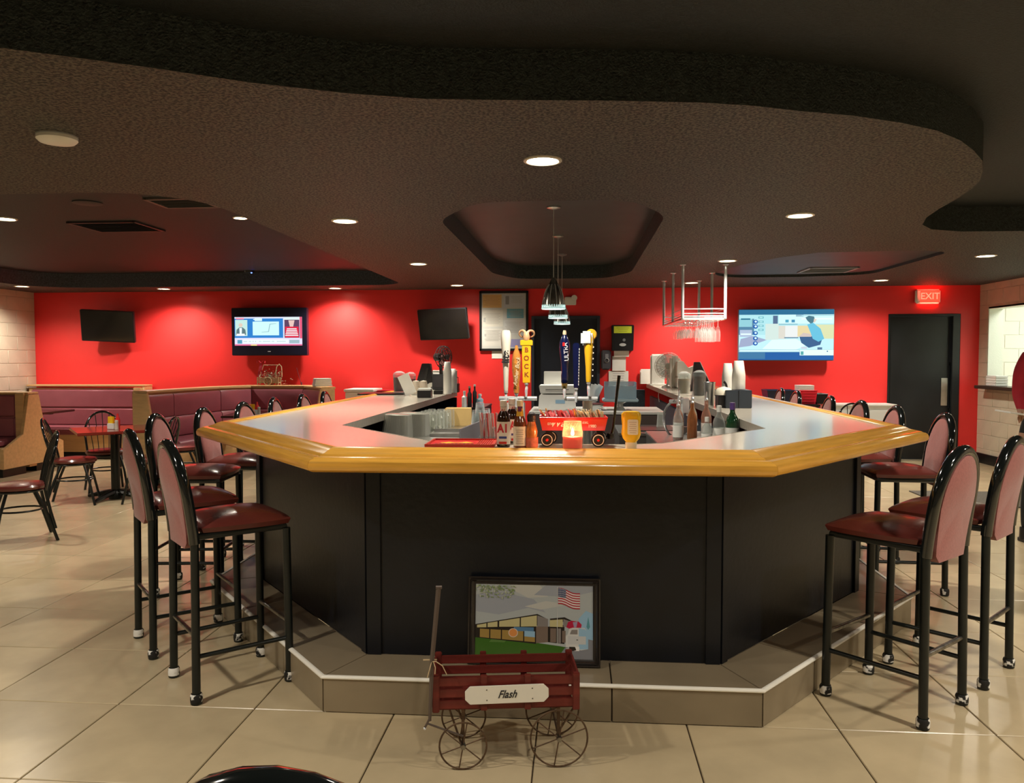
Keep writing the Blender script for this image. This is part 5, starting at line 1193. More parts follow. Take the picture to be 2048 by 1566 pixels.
# ================================================================ RIGHT COUNTER
WHB = mat('cream_appliance', (.74, .72, .64), .35)
t = fan('white desk fan with a clear guard at the far end of the right counter', (1.36, 7.8, ZL), .175, mat('fan_white', (.66, .67, .64), .4), glass('fan_blade_clear', (.8, .82, .81), .1, .40), radians(-4), .28)
part('guard_disc', glass('guard_plastic', (.80, .82, .80), .2, .38, .2), t, [(.03, .052), (.165, .040), (.165, .038), (.03, .050)], seg=32, M=Matrix.Translation((0, 0, .28)) @ Matrix.Rotation(pi / 2, 4, 'X'))
b = BM(); tube(b, [(-.05, -.04, .02), (-.12, -.06, -.03), (-.135, -.30, -.10), (-.13, -.5, -.16)], .004, 6); obj('cord', b, WHITE, t)
t = thing('ice_tea_brewer', 'large cream appliance with a slanted arm behind the white fan', 'appliance', (PX(1374, 770, Y=7.35).x, 7.45, ZL))
bx('back_column', WHB, t, (-.12, .18, .20), (.12, .16, .42), bevel=.03); bx('body', WHB, t, (.02, 0, .08), (.28, .24, .16), bevel=.02)
b = BM(); prism(b, [(-.12, .15), (.14, .15), (.17, .24), (.15, .31), (.02, .26), (-.05, .35), (-.12, .34)], -.09, .09); obj('arm', b, WHB, t, (0, 0, 0), (pi / 2, 0, 0), bevel=.008); bx('dark_foot', BLK, t, (.03, -.1, .03), (.2, .1, .05), bevel=.005)
t = thing('upright_board', 'upright white panel behind the left edge of the white fan', 'panel', (PX(1312, 740, Y=8.6).x + .02, 8.6, ZL)); bx('panel', WHITE, t, (0, 0, .22), (.20, .06, .44), bevel=.02); bx('foot', WHITE, t, (0, 0, .01), (.24, .14, .02), bevel=.004)
t = thing('slanted_board', 'black slanted board behind the dark drink pitcher', 'board', (PX(1398, 770, Y=6.7).x, 6.7, ZL)); b = BM(); prism(b, [(-.10, 0), (.16, 0), (.0, .34), (-.06, .34)], -.03, .03); obj('board', b, BLK, t, (0, 0, 0), (pi / 2, 0, 0), bevel=.004); bx('pale_edge', GREYP, t, (.085, -.0, .175), (.006, .062, .37), rot=(0, radians(-25), 0))
pitcher('rounded pitcher of pale amber drink on the right counter', 1368, 787, .20, .072, .8, mat('pale_amber_drink', (.42, .34, .24), .2), z=ZL)
pitcher('pitcher of dark cola with foam on the right counter', 1398, 791, .22, .070, .9, mat('dark_cola', (.045, .012, .012), .12, coat=.5), z=ZL)
p = PX(1428, 792, z=ZL)
t = thing('garnish_tray', 'dark tray of lidded garnish cups behind the steel shaker', 'tray', (p.x + .03, p.y + .1, ZL)); bx('tray', mat('dark_maroon_plastic', (.06, .012, .015), .4), t, (0, 0, .03), (.20, .14, .06), bevel=.006)
for k in range(3): part('garnish_cup', CLEAR, t, [(.022, .06), (.026, .10), (.024, .10)], (-.06 + .06 * k, 0, 0), 14)
p = PX(1419, 812, z=ZL); t = thing('cocktail_shaker', 'tall steel shaker cup at the inner edge of the right counter', 'shaker', p); part('cup', STEEL, t, [(.032, 0), (.036, .004), (.046, .19), (.048, .195), (.044, .19), (.032, .006)], seg=24, caps=False); part('base_ring', CHROME, t, [(.033, 0), (.033, .01), (0, .01)], seg=20)
p = PX(1450, 815, z=ZL)
t = thing('napkin_caddy', 'black napkin caddy with a cream domed top on the right counter', 'caddy', p, .05); bx('holder', BLK, t, (.01, 0, .05), (.15, .12, .10), bevel=.005); part('dome', mat('cream_dome', (.74, .70, .58), .5), t, [(.075, .10), (.070, .13), (.045, .155), (0, .165)], (-.01, 0, 0), 22)
b = BM(); tube(b, [(.02, 0, .13), (.005, 0, .185), (-.01, 0, .205)], .009, 8); obj('spoon_grip', b, BLK, t)
p = PX(1474, 816, z=ZL)
t = thing('cup_holder', 'dark slate holder box under the foam cup stacks', 'holder', (p.x + .005, p.y + .03, ZL)); bx('box', mat('slate_plastic', (.03, .04, .055), .4), t, (0, .03, .07), (.20, .20, .14), bevel=.004); bx('divider', BLK, t, (.0, -.072, .07), (.004, .004, .135))
cups('tall foam cup stack at the front of the slate holder', 1477, p.y + .06, 722, 18, 'foam cup stacks', z0=ZL + .14, r=.050)
cups('second foam cup stack behind the front one in the slate holder', 1455, p.y + .42, 727, 16, 'foam cup stacks', r=.046)
p = PX(1291, 760, Y=9.15)
for k, (px, w_, hh, lab) in enumerate(((1293, .17, .22, 'white paper sheet propped behind the counter end'), (1283, .05, .20, 'narrow white paper edge behind the propped sheet'))): v = PX(px, 760, Y=9.14 + .03 * k); tag(bx('propped_sheet', PAPER, None, (v.x, v.y, ZL + hh / 2 + .002), (w_, .004, hh), rot=(radians(3), 0, 0)), lab, 'paper')

# ---- bottles in the right well
def liquor(label, x, y, h, r, m, capm=STEEL, lab=None, labm=PAPER, spout=True, grp='spouted liquor bottles'):
    t = thing('liquor_bottle', label, 'bottle', (x, y, ZU), random.uniform(-.4, .4), grp)
    part('glass_body', m, t, [(r * .9, 0), (r, .006), (r, h * .52), (r * .85, h * .62), (r * .38, h * .74), (r * .34, h * .92)], seg=18)
    if spout:
        part('pour_spout', CHROME, t, [(r * .36, h * .91), (r * .36, h * .94), (.006, h * .96), (.0035, h * 1.10)], seg=10)
    else: part('foil_cap', capm, t, [(r * .40, h * .80), (r * .40, h * .95), (0, h * .955)], seg=14)
    if lab: part('label_band', labm, t, [(r * 1.01, h * .12), (r * 1.01, h * .42)], seg=18, caps=False)
    return t
GB = [('clear', glass('bottle_clear', (.72, .76, .74), .03, .12)), ('amber', glass('bottle_amber', (.42, .15, .05), .05, .5)), ('pink', glass('bottle_pink', (.55, .28, .20), .05, .38)), ('pale', glass('bottle_pale', (.6, .55, .42), .05, .28))]
ORD = ['first', 'second', 'third', 'fourth', 'fifth', 'sixth', 'seventh', 'eighth', 'ninth', 'tenth']
kk = 0
for r_ in range(3):
    for c_ in range(3):
        x = .85 + .095 * c_ + .02 * r_; y = 2.82 + .13 * r_; nm_, m_ = GB[(c_ + 2 * r_) % 4]
        liquor('%s glass liquor bottle with a steel spout, %s row, %s from the left' % (nm_, ['front', 'middle', 'rear'][r_], ORD[c_]), x, y, .27 + .02 * ((c_ + r_) % 3), .034, m_, lab=(c_ != 1)); kk += 1
liquor('clear wine bottle left of the green one in the right well', 1.085, 2.60, .275, .040, GB[0][1], capm=WHITE, lab=True, spout=False)
liquor('dark green wine bottle with a purple foil neck in the right well', 1.155, 2.52, .30, .043, mat('green_glass', (.008, .05, .018), .06, coat=.8), capm=mat('purple_foil', (.10, .05, .22), .3), lab=True, spout=False)
liquor('short clear bottle with a white label at the right of the green one', 1.0, 2.55, .20, .036, GB[0][1], capm=WHITE, lab=True, spout=False)
# soda gun hose
p = PX(1356, 838, Y=3.3)
t = thing('soda_gun', 'chrome soda gun and coiled steel hose in the right well', 'soda gun', (p.x, 3.3, ZU))
b = BM(); R_ = .105; cz = p.z - ZU
tube(b, [(R_ * cos(a), .02 * sin(3 * a), cz + .0 + R_ * 1.35 * sin(a)) for a in [k * .32 - 4.5 for k in range(18)]], .009, 8); obj('hose', b, mat('steel_hose', (.35, .35, .35), .25, metal=1, bump=.8, bscale=300), t)
b = BM(); tube(b, [(.06, 0, cz + .04), (.11, 0, cz + .04), (.13, 0, cz - .05)], .02, 10); box(b, (.05, -.01, cz + .10), (.05, .04, .11), rz=.2); box(b, (-.02, 0, cz + .13), (.09, .03, .03)); obj('gun_body', b, CHROME, t, bevel=.004)
bx('holster', DSTEEL, t, (.06, .03, (cz - .1) / 2 + .02), (.05, .05, cz - .06), bevel=.004)
lobj('tall_glass', 'upturned clear tumbler standing on the sink edge', 'glass', [(.036, 0), (.026, .14), (0, .142)], MUG, (PX(1320, 838, Y=4.25).x, 4.2, .90), 18, caps=False)
tag(bx('rubber_grid', BLK, None, (1.12, 2.13, ZU + .008), (.13, .24, .014), bevel=.002), 'black rubber grid mat in the right corner of the well', 'mat')
b = BM()
g = [[b.verts.new(((i / 6 - .5) * .09, (j / 6 - .5) * .07, .012 + .008 * sin(i * 1.9 + j * 1.1))) for j in range(7)] for i in range(7)]
for i in range(6):
    for j in range(6): b.faces.new((g[i][j], g[i + 1][j], g[i + 1][j + 1], g[i][j + 1]))
tag(obj('folded_cloth', b, CLOTH, None, (1.12, 2.16, ZU + .016), .3), 'white cloth on the black grid mat beside the green bottle', 'cloth')

# ================================================================ ROOM CLUTTER
def condiments(label, x, y, z, rz=0):
    t = thing('condiment_caddy', label, 'caddy', (x, y, z), rz, 'table condiment sets')
    bx('card_holder', YEL, t, (-.04, 0, .065), (.07, .03, .13), bevel=.004)
    part('ketchup_bottle', RED, t, [(.022, 0), (.024, .10), (.012, .13), (.010, .16), (0, .162)], (.02, .03, 0), 16)
    part('shaker', mat('shaker_glass', (.66, .62, .52), .3), t, [(.019, 0), (.017, .075), (.019, .08), (.015, .095), (0, .098)], (.06, -.02, 0), 14); bx('packet_box', WHITE, t, (.0, -.035, .03), (.09, .03, .06), bevel=.003); return t
condiments('yellow card, ketchup and shakers on the dark red table', -4.74, 5.38, .751, -.3)
condiments('yellow card, ketchup and shakers on the curved booth table', -4.13, 7.62, .751, .1)
# white cabinet with drawers by the back wall on the right
t = thing('white_cabinet', 'white drawer cabinet against the red wall left of the black door', 'cabinet', (4.16, 8.97, 0)); bx('body', WHITE, t, (0, 0, .41), (.90, .38, .82), bevel=.004); bx('worktop', WHITE, t, (0, 0, .83), (.94, .42, .025), bevel=.004)
for z in (.12, .36, .60): d = bx('drawer', mat('drawer_white', (.70, .71, .68), .4), t, (0, -.195, z + .06), (.84, .015, .20), bevel=.004); bx('handle', GREYP, d, (0, -.015, .05), (.12, .015, .012), bevel=.002)
t = thing('service_table', 'dark service table against the red wall carrying the bins', 'table', (3.02, 8.86, 0)); bx('tabletop', BLK, t, (0, 0, .83), (1.05, .50, .03), bevel=.003)
for sx in (-1, 1):
    for sy in (-1, 1): bx('leg', BLKM, t, (sx * .49, sy * .21, .41), (.04, .04, .81), bevel=.002)
def tub(name, label, x, y, z, sx, sy, sz, m, lid=None, cat='bin'):
    t = thing(name, label, cat, (x, y, z)); b = BM()
    lo = [b.verts.new((a * sx / 2 * .86, c_ * sy / 2 * .86, 0)) for a, c_ in ((-1, -1), (1, -1), (1, 1), (-1, 1))]; hi = [b.verts.new((a * sx / 2, c_ * sy / 2, sz)) for a, c_ in ((-1, -1), (1, -1), (1, 1), (-1, 1))]
    li = [b.verts.new((v.co.x * .95, v.co.y * .95, sz)) for v in hi]; l2 = [b.verts.new((v.co.x * .93, v.co.y * .93, .01)) for v in lo]
    b.faces.new(lo[::-1]); b.faces.new(l2)
    for i in range(4): j = (i + 1) % 4; b.faces.new((lo[i], lo[j], hi[j], hi[i])); b.faces.new((l2[j], l2[i], li[i], li[j])); b.faces.new((hi[i], hi[j], li[j], li[i]))
    obj('tub', b, m, t, bevel=.003, bseg=1)
    b = BM(); tube(b, [(-sx / 2, -sy / 2, sz), (sx / 2, -sy / 2, sz), (sx / 2, sy / 2, sz), (-sx / 2, sy / 2, sz)], .006, 6, closed=True); obj('rim', b, m, t)
    return t
x = PX(1560, 790, Y=8.82).x; tub('bus_bin', 'dark blue bus bin on the service table behind the stools', x, 8.86, .846, .42, .36, .19, mat('navy_plastic', (.02, .03, .075), .35))
x = PX(1610, 790, Y=8.82).x; t = tub('red_basket', 'red plastic basket on the service table', x, 8.86, .846, .28, .30, .19, mat('bright_red_plastic', (.75, .02, .05), .3), cat='basket')
for k in range(4): bx('basket_slat', mat('bright_red_plastic', (.75, .02, .05), .3), t, (0, -.150 + .003 * k * 0, .04 + .04 * k), (.24, .008, .012))
t = thing('lid_stack', 'stack of white foam lids standing in the red basket', 'lids', (x, 8.86, .86))
for k in range(6): bx('lid', FOAM, t, (0, .0, .145 + .019 * k), (.22, .2, .016), bevel=.004)
bx('box_under', FOAM, t, (0, 0, .07), (.2, .18, .13))
x = PX(1650, 795, Y=8.82).x; tub('black_bin', 'small black tub at the right end of the service table', x - .07, 8.86, .846, .16, .28, .14, BLK)
# left side white counter and red tray
xa, xb = PX(697, 780, Y=8.8).x, PX(752, 780, Y=8.8).x
t = thing('white_service_box', 'low white chest against the red wall right of the curved booth', 'chest', ((xa + xb) / 2, 8.88, 0)); bx('body', WHITE, t, (0, 0, .50), (xb - xa, .50, 1.0), bevel=.006); bx('lid', WHITE, t, (0, -.01, 1.025), (xb - xa + .03, .54, .04), bevel=.008)
t = thing('red_serving_cart', 'dark red cart beside the white chest at the red wall', 'cart', (xb + .22, 8.88, 0)); bx('top_tray', mat('dark_red_plastic', (.35, .01, .02), .4), t, (0, 0, 1.0), (.36, .46, .05), bevel=.01)
for sx in (-1, 1):
    for sy in (-1, 1): bx('leg', BLKM, t, (sx * .15, sy * .2, .48), (.025, .025, .96))
v = PX(663, 778, Y=8.52)
t = thing('napkin_pile', 'pile of folded white napkins on the right end of the curved booth', 'napkins', (-3.50, 8.52, 1.093), .6)
for k in range(6): bx('napkin', PAPER, t, (random.uniform(-.006, .006), 0, .010 + .019 * k), (.26 - .006 * k, .14, .017), rz=random.uniform(-.04, .04), bevel=.005)
# little decorative cart with flowers and bow
cx = PX(542, 775, Y=8.91).x
t = thing('decorative_cart', 'small wicker flower cart with a pink bow on top of the curved booth', 'decoration', (cx, 8.915, 1.093))
TW = mat('pale_twig', (.55, .42, .25), .7, var=.3, vscale=30)
b = BM()
for z in (.045, .065, .085, .105): box(b, (-.03, -.05, z), (.32, .008, .012)); box(b, (-.03, .05, z), (.32, .008, .012))
for x_ in (-.19, -.03, .13): box(b, (x_, -.05, .06), (.012, .012, .12)); box(b, (x_, .05, .06), (.012, .012, .12))
box(b, (-.03, 0, .035), (.32, .1, .01)); obj('cart_body', b, TW, t)
for y_ in (-.062, .062):
    b = BM(); tube(b, [(-.03 + .058 * cos(a * pi / 10), y_, .060 + .058 * sin(a * pi / 10)) for a in range(20)], .007, 6, closed=True)
    for k in range(3): a = k * pi / 3; tube(b, [(-.03 - .055 * cos(a), y_, .06 - .055 * sin(a)), (-.03 + .055 * cos(a), y_, .06 + .055 * sin(a))], .003, 5)
    obj('wheel', b, TW, t)
b = BM(); tube(b, [(.09, -.04, .0), (.09, -.04, .2), (.105, -.035, .28), (.14, -.03, .315), (.175, -.03, .28), (.18, -.03, .2), (.18, -.03, .12)], .007, 6); tube(b, [(-.12, .02, .30), (.12, .02, .30)], .005, 5); tube(b, [(-.19, .02, .1), (-.12, .02, .30)], .005, 5); obj('arch_handle', b, TW, t)
b = BM(); random.seed(11)
for k in range(220):
    x_ = random.gauss(.03, .10); z_ = .11 + abs(random.gauss(0, .055)) if x_ < .16 else random.uniform(.01, .10); x_ = max(-.18, min(.36, x_)); M = Matrix.Translation((x_, random.uniform(-.05, .03), z_)) @ Matrix.Rotation(random.uniform(0, 6), 4, 'Z') @ Matrix.Rotation(random.uniform(-1.2, 1.2), 4, 'X')
    vs = [b.verts.new(M @ Vector(q_)) for q_ in ((-.016, 0, 0), (0, .007, .003), (.016, 0, 0), (0, -.007, .003))]; b.faces.new(vs)
for f in b.faces: f.material_index = random.choice((0, 0, 0, 1, 2))
stuff(obj('dried_foliage', b, [mat('grey_green_leaf', (.20, .20, .13), .7), mat('dry_leaf', (.42, .32, .18), .7), mat('white_petal', (.75, .72, .62), .7)], t, smooth=False))
PB = mat('pink_ribbon', (.70, .06, .10), .4)
b = BM()
for s in (-1, 1):
    P_ = [(-.14, -.02, .33), (-.14 + s * .03, -.03, .365), (-.14 + s * .065, -.03, .36), (-.14 + s * .06, -.03, .33), (-.14, -.02, .33)]
    for q1, q2 in zip(P_, P_[1:]): b.faces.new([b.verts.new(v_) for v_ in ((q1[0], q1[1] - .012, q1[2]), (q2[0], q2[1] - .012, q2[2]), (q2[0], q2[1] + .012, q2[2]), (q1[0], q1[1] + .012, q1[2]))])
for dx, dz in ((-.04, -.20), (.02, -.17)):
    n_ = 5
    for i in range(n_): q1, q2 = i / n_, (i + 1) / n_; b.faces.new([b.verts.new((-.14 + dx * q_ + o_, -.045 + .004 * sin(q_ * 9), .33 + dz * q_)) for q_, o_ in ((q1, -.012), (q1, .012), (q2, .014), (q2, -.014))])
obj('ribbon_bow', b, PB, t, smooth=False)
v = PX(604, 770, Y=8.95)
b = BM(); tube(b, [(0, 0, 0), (-.075, 0, .26)], .004, 5); lathe(b, [(.012, 0), (.014, .03), (.004, .045)], seg=8); tag(obj('flag_stick', b, mat('dark_stick', (.12, .02, .03), .5), None, (v.x, 8.93, 1.093)), 'thin dark stick leaning right of the flower cart', 'stick')
# serving hatch box, floor mat
t = thing('takeaway_boxes', 'stack of white takeaway boxes on the pass-through sill', 'boxes', (WXR - .04, 8.62, 1.108))
for k in range(4): bx('takeaway_box', FOAM, t, (0, 0, .018 + .036 * k), (.16, .26, .034), bevel=.006)
b = BM(); box(b, (0, 0, .006), (1.95, .92, .012)); t = tag(obj('floor_mat', b, mat('grey_floor_mat', (.13, .12, .10), .95, var=.2, vscale=60, bump=.5, bscale=150), None, (4.85, 6.02, .0), bevel=.003), 'grey floor mat on the tiles right of the bar', 'mat')

# ================================================================ FLOOR WAGON
fw = thing('wooden_wagon', 'small red-stained slatted wagon with iron wheels on the floor before the bar', 'wagon', (-.255, .195, 0), radians(7.5))
zb, zt, LX0, LX1, WD = .222, .348, -.108, .425, .215
def slats(y0, xs, sgn):
    for k in range(3):
        z = zb + .018 + k * .042; bx('slat', WDR, fw, ((LX0 + LX1) / 2, y0, z), (LX1 - LX0 - .02, .009, .032), bevel=.002)
    for x_ in (LX0 + .01, LX1 - .01): bx('corner_post', WDR, fw, (x_, y0 - sgn * .004, (zb + zt) / 2 - .002), (.026, .020, zt - zb + .012), bevel=.003)
    for x_ in (LX0 + .185, LX0 + .345): bx('batten', WDR, fw, (x_, y0 - sgn * .008, (zb + zt) / 2), (.024, .010, zt - zb + .006), bevel=.002)
slats(0.0, None, 1); slats(WD, None, -1)
for x_ in (LX0, LX1):
    for k in range(3): bx('end_slat', WDR, fw, (x_, WD / 2, zb + .018 + k * .042), (.009, WD - .015, .032), bevel=.002)
for k in range(4): bx('floor_slat', WDR, fw, ((LX0 + LX1) / 2, .03 + k * .052, zb - .002), (LX1 - LX0 - .03, .046, .008), bevel=.001)
def ironwheel(x_, y_, r):
    b = BM(); tube(b, [(r * cos(a * pi / 20), 0, r * sin(a * pi / 20)) for a in range(40)], .0034, 6, closed=True, flat=1.); w_ = obj('wheel', b, RUST, fw, (x_, y_, r + .0042), .0)
    for k in range(6): a = k * pi / 3 + .35; b = BM(); tube(b, [(.008 * cos(a), 0, .008 * sin(a)), (r * cos(a), 0, r * sin(a))], .0025, 5); obj('spoke', b, RUST, w_)
    b = BM(); lathe(b, [(.009, -.014), (.011, 0), (.009, .014)], seg=12, M=Matrix.Rotation(pi / 2, 4, 'X')); obj('hub', b, WORN, w_); return w_
for y_ in (-.012, WD + .012): ironwheel(0, y_, .086); ironwheel(.352, y_ + .0, .105)
for x_, r in ((0, .09), (.352, .109)):
    b = BM()
    tube(b, [(x_, -.014, r), (x_, WD + .014, r)], .0045, 6)
    for y_ in (.012, WD - .012): box(b, (x_, y_, (r + zb) / 2), (.012, .006, zb - r + .006)); tube(b, [(x_ - .008, y_, r), (x_ - .05 if x_ < .1 else x_ + .06, y_, zb - .004)], .004, 6)
    obj('axle_frame', b, RUST, fw)
b = BM(); tube(b, [(LX0 - .012, -.02, .20), (LX0 - .030, -.02, .165)], .004, 6); tube(b, [(LX0 - .012, -.02, .19), (LX0 - .002, -.018, .42), (LX0 + .022, -.008, .675)], [.006, .008, .009], 4); tube(b, [(LX0 + .012, -.008, .675), (LX0 + .034, -.008, .675)], .007, 6); tube(b, [(0, .0, .12), (LX0 - .02, -.02, .18)], .004, 6); obj('pull_handle', b, mat('grey_brown_iron', (.13, .10, .085), .5, metal=.4), fw)
b = BM(); bmesh.ops.create_icosphere(b, subdivisions=2, radius=.006, matrix=Matrix.Translation((LX0 - .030, -.02, .162))); obj('rivet', b, CHROME, fw)
b = BM(); tube(b, [(LX0 - .004, -.022, .408), (LX0 + .012, -.03, .412), (LX0 + .035, -.028, .395), (LX0 + .05, -.022, .36)], .0018, 5); tube(b, [(LX0 - .004, -.022, .408), (LX0 - .012, -.03, .38), (LX0 - .02, -.02, .35)], .0018, 5); tube(b, [(LX0 + .002, -.022, .41), (LX0 + .01, -.032, .39), (LX0 + .008, -.028, .365)], .0018, 5); box(b, (LX0 - .01, -.012, .412), (.05, .004, .004)); obj('twine', b, mat('jute_twine', (.62, .48, .30), .9), fw)
b = BM(); W2_, H2_, ch = .152, .033, .018
prism(b, [(-W2_ + ch, -H2_), (W2_ - ch, -H2_), (W2_, -H2_ + ch), (W2_, H2_ - ch), (W2_ - ch, H2_), (-W2_ + ch, H2_), (-W2_, H2_ - ch), (-W2_, -H2_ + ch)], 0, .006)
pl = obj('name_plate', b, mat('white_painted_plate', (.80, .78, .70), .5), fw, (LX0 + .268, -.021, .284), (pi / 2, radians(-1), 0), bevel=.001)
text('lettering', 'Flash', .040, mat('ink_black', (.02, .02, .025), .5), pl, (0, 0, .0065), (0, 0, 0), shear=.45, sx=.85)
for sx in (-1, 1):
    for sy in (-1, 1): b = BM(); lathe(b, [(.0026, 0), (.0022, .001), (0, .0012)], seg=8); obj('screw', b, DSTEEL, pl, (sx * .083 + .01, sy * .019, .006))

# ================================================================ FRAMED PAINTING
pw, ph = .583, .378
tl = radians(-9)
fp = thing('framed_painting', 'black framed painting of a low building with a flag, leaning on the bar front', 'painting', (-.028, .792, .156), rot=(tl, 0, 0))
FRM = mat('dark_bronze_frame', (.022, .017, .015), .25, coat=.4)
b = BM()
def frame_ring(b, w, h, prof):
    """profile (inset, depth) swept round a rectangle standing in XZ, bottom at z=0"""
    R_ = []
    for ins, d in prof:
        R_.append([b.verts.new((x_, -d, z_)) for x_, z_ in ((-w / 2 + ins, ins), (w / 2 - ins, ins), (w / 2 - ins, h - ins), (-w / 2 + ins, h - ins))])
    n = len(R_)
    for i in range(n):
        a_, c_ = R_[i], R_[(i + 1) % n]
        for k in range(4): b.faces.new((a_[k], a_[(k + 1) % 4], c_[(k + 1) % 4], c_[k]))
frame_ring(b, pw, ph, [(0, 0), (0, .018), (.004, .022), (.010, .018), (.014, .024), (.018, .018), (.024, .014), (.032, .010), (.032, 0)]); obj('frame', b, FRM, fp, ang=25)
C_ = dict(sky=(.42, .46, .47), sky2=(.34, .37, .42), sky3=(.52, .53, .50), grass=(.05, .14, .02), grass2=(.10, .20, .05), wall=(.55, .50, .26), wall2=(.36, .24, .07), br=(.20, .15, .12), dk=(.03, .025, .02), gr=(.24, .22, .21), bl=(.10, .22, .38), pb=(.30, .50, .68), wt=(.62, .63, .62), rd=(.45, .02, .06), nv=(.10, .12, .20), road=(.22, .23, .26), leaf=(.20, .28, .12), leaf2=(.34, .42, .24), orange=(.70, .28, .08), tan=(.65, .55, .45), tree=(.10, .30, .36))
A_ = [(((0, 0), (1, 1)), C_['sky']), ([(.0, .62), (.2, .58), (.45, .68), (.60, .62), (.5, .8), (.2, .9), (0, .85)], C_['sky2']), ([(.32, .92), (.45, .82), (.62, .84), (.55, 1), (.3, 1)], C_['sky3']), ([(.42, .70), (.56, .66), (.8, .74), (.6, .78)], C_['sky3']), ([(.5, .86), (.8, .84), (1, .92), (1, 1), (.6, 1)], C_['sky2']),
      ([(0, 0), (1, 0), (1, .10), (.72, .17), (.5, .21), (.2, .24), (0, .27)], C_['grass']), ([(.12, .20), (.25, .20), (.27, .23), (.14, .24)], C_['grass2']), ([(.70, .0), (1, .0), (1, .28), (.9, .3), (.76, .14)], C_['road']),
      ([(0, .26), (.52, .19), (.52, .44), (0, .44)], C_['dk']), ([(0, .44), (.53, .60), (.62, .53), (.62, .43), (.52, .44), (0, .41)], C_['dk']),
      ([(.015, .43), (.095, .455), (.095, .40), (.015, .395)], C_['wall']), ([(.105, .46), (.19, .485), (.19, .41), (.105, .402)], C_['wall']), ([(.205, .488), (.38, .54), (.38, .42), (.205, .412)], C_['wall']), ([(.39, .543), (.525, .58), (.525, .43), (.39, .422)], C_['wall']), ([(.53, .58), (.62, .535), (.62, .42), (.53, .43)], C_['gr']),
      ([(.04, .38), (.12, .375), (.12, .255), (.04, .265)], C_['wall2']), ([(.13, .375), (.22, .37), (.22, .245), (.13, .253)], C_['wall2']), ([(.23, .37), (.41, .365), (.41, .225), (.23, .243)], C_['wall2']), ([(.42, .365), (.51, .36), (.51, .215), (.42, .223)], C_['wall2']), (((.33, .36), (.50, .415)), C_['bl']), ([(.42, .29), (.51, .28), (.51, .36), (.42, .365)], C_['pb']),
      ([(.52, .20), (.62, .22), (.62, .43), (.52, .43)], C_['br']), ([(.62, .22), (.76, .20), (.76, .46), (.62, .43)], C_['dk']), ([(.635, .54), (.76, .565), (.82, .52), (.76, .50), (.64, .52)], C_['dk']), ([(.635, .43), (.745, .43), (.745, .535), (.635, .52)], C_['wall']), ([(.75, .43), (.80, .44), (.80, .515), (.75, .54)], C_['gr']), (((.64, .22), (.69, .41)), C_['br']), (((.705, .21), (.73, .41)), C_['gr']), (((.74, .22), (.77, .38)), C_['br']),
      (disc(.325, .335, .041, .062, 20), C_['tan']), (disc(.325, .335, .034, .052, 20), C_['orange']), (((.697, .20), (.701, .98)), C_['wt']),
      ([(.86, .30), (1, .26), (1, .62), (.94, .66), (.88, .55)], C_['pb']), ([(.945, .44), (.96, .58), (.975, .44), (.96, .40)], C_['tree']), ([(.775, .43), (.79, .50), (.82, .52), (.88, .51), (.905, .47), (.90, .42), (.80, .41)], C_['rd']), ([(.83, .50), (.87, .51), (.86, .43), (.84, .43)], (.35, .30, .45)),
      ([(.77, .16), (.77, .31), (.785, .33), (.80, .41), (.83, .425), (.93, .425), (.955, .36), (.96, .30), (.96, .14), (.90, .12)], C_['wt']), ([(.88, .13), (.96, .14), (.96, .36), (.93, .41), (.88, .42)], C_['pb']), ([(.805, .335), (.82, .395), (.87, .40), (.87, .335)], C_['gr']), (((.79, .20), (.94, .31)), (.55, .57, .58)), (((.86, .255), (.875, .265)), C_['dk']), (((.775, .12), (.82, .145)), C_['wt']), (((.845, .11), (.885, .17)), (.8, .8, .8)), ([(.80, .10), (.86, .12), (.85, .165), (.80, .165)], C_['dk'])]
# flag: canton and waving stripes
def fl(u, v): return (.705 + .185 * u, .965 - .22 * v - .075 * u + .012 * sin(u * 7))
for s in range(13): A_.append(([fl(u / 6, s / 13) for u in range(7)] + [fl(u / 6, (s + 1) / 13) for u in range(6, -1, -1)], (.42, .03, .05) if s % 2 == 0 else (.72, .68, .68)))
A_.append(([fl(0, 0), fl(.36, 0), fl(.36, .54), fl(0, .54)], C_['nv']))
for i in range(5):
    for j in range(4): u_, v_ = fl(.04 + .07 * i, .07 + .13 * j); A_.append((disc(u_, v_, .0035, .005, 5), (.6, .62, .66)))
random.seed(5)
for k in range(90):
    x_ = random.uniform(.0, .33); y_ = 1 - abs(random.gauss(0, .09)) - .02; y_ = max(y_, .80 + .25 * abs(x_ - .18)); a = random.uniform(0, pi); A_.append(([(x_ + .016 * cos(a), y_ + .022 * sin(a)), (x_ + .006 * cos(a + 1.6), y_ + .009 * sin(a + 1.6)), (x_ - .016 * cos(a), y_ - .022 * sin(a)), (x_ + .006 * cos(a - 1.6), y_ + .009 * sin(a - 1.6))], random.choice((C_['leaf'], C_['leaf'], C_['leaf2'], (.45, .50, .36)))))
A_ = [([tuple((min(1, max(0, x_)), min(1, max(0, y_)))) for x_, y_ in s], c_) for s, c_ in A_]
def paintm(c): return mat('paint_%.2f_%.2f_%.2f' % c, c, .22, coat=.5)
art('canvas', fp, pw - .064, ph - .064, A_, paintm, (-pw / 2 + .032, -.008, .032), step=.000025)

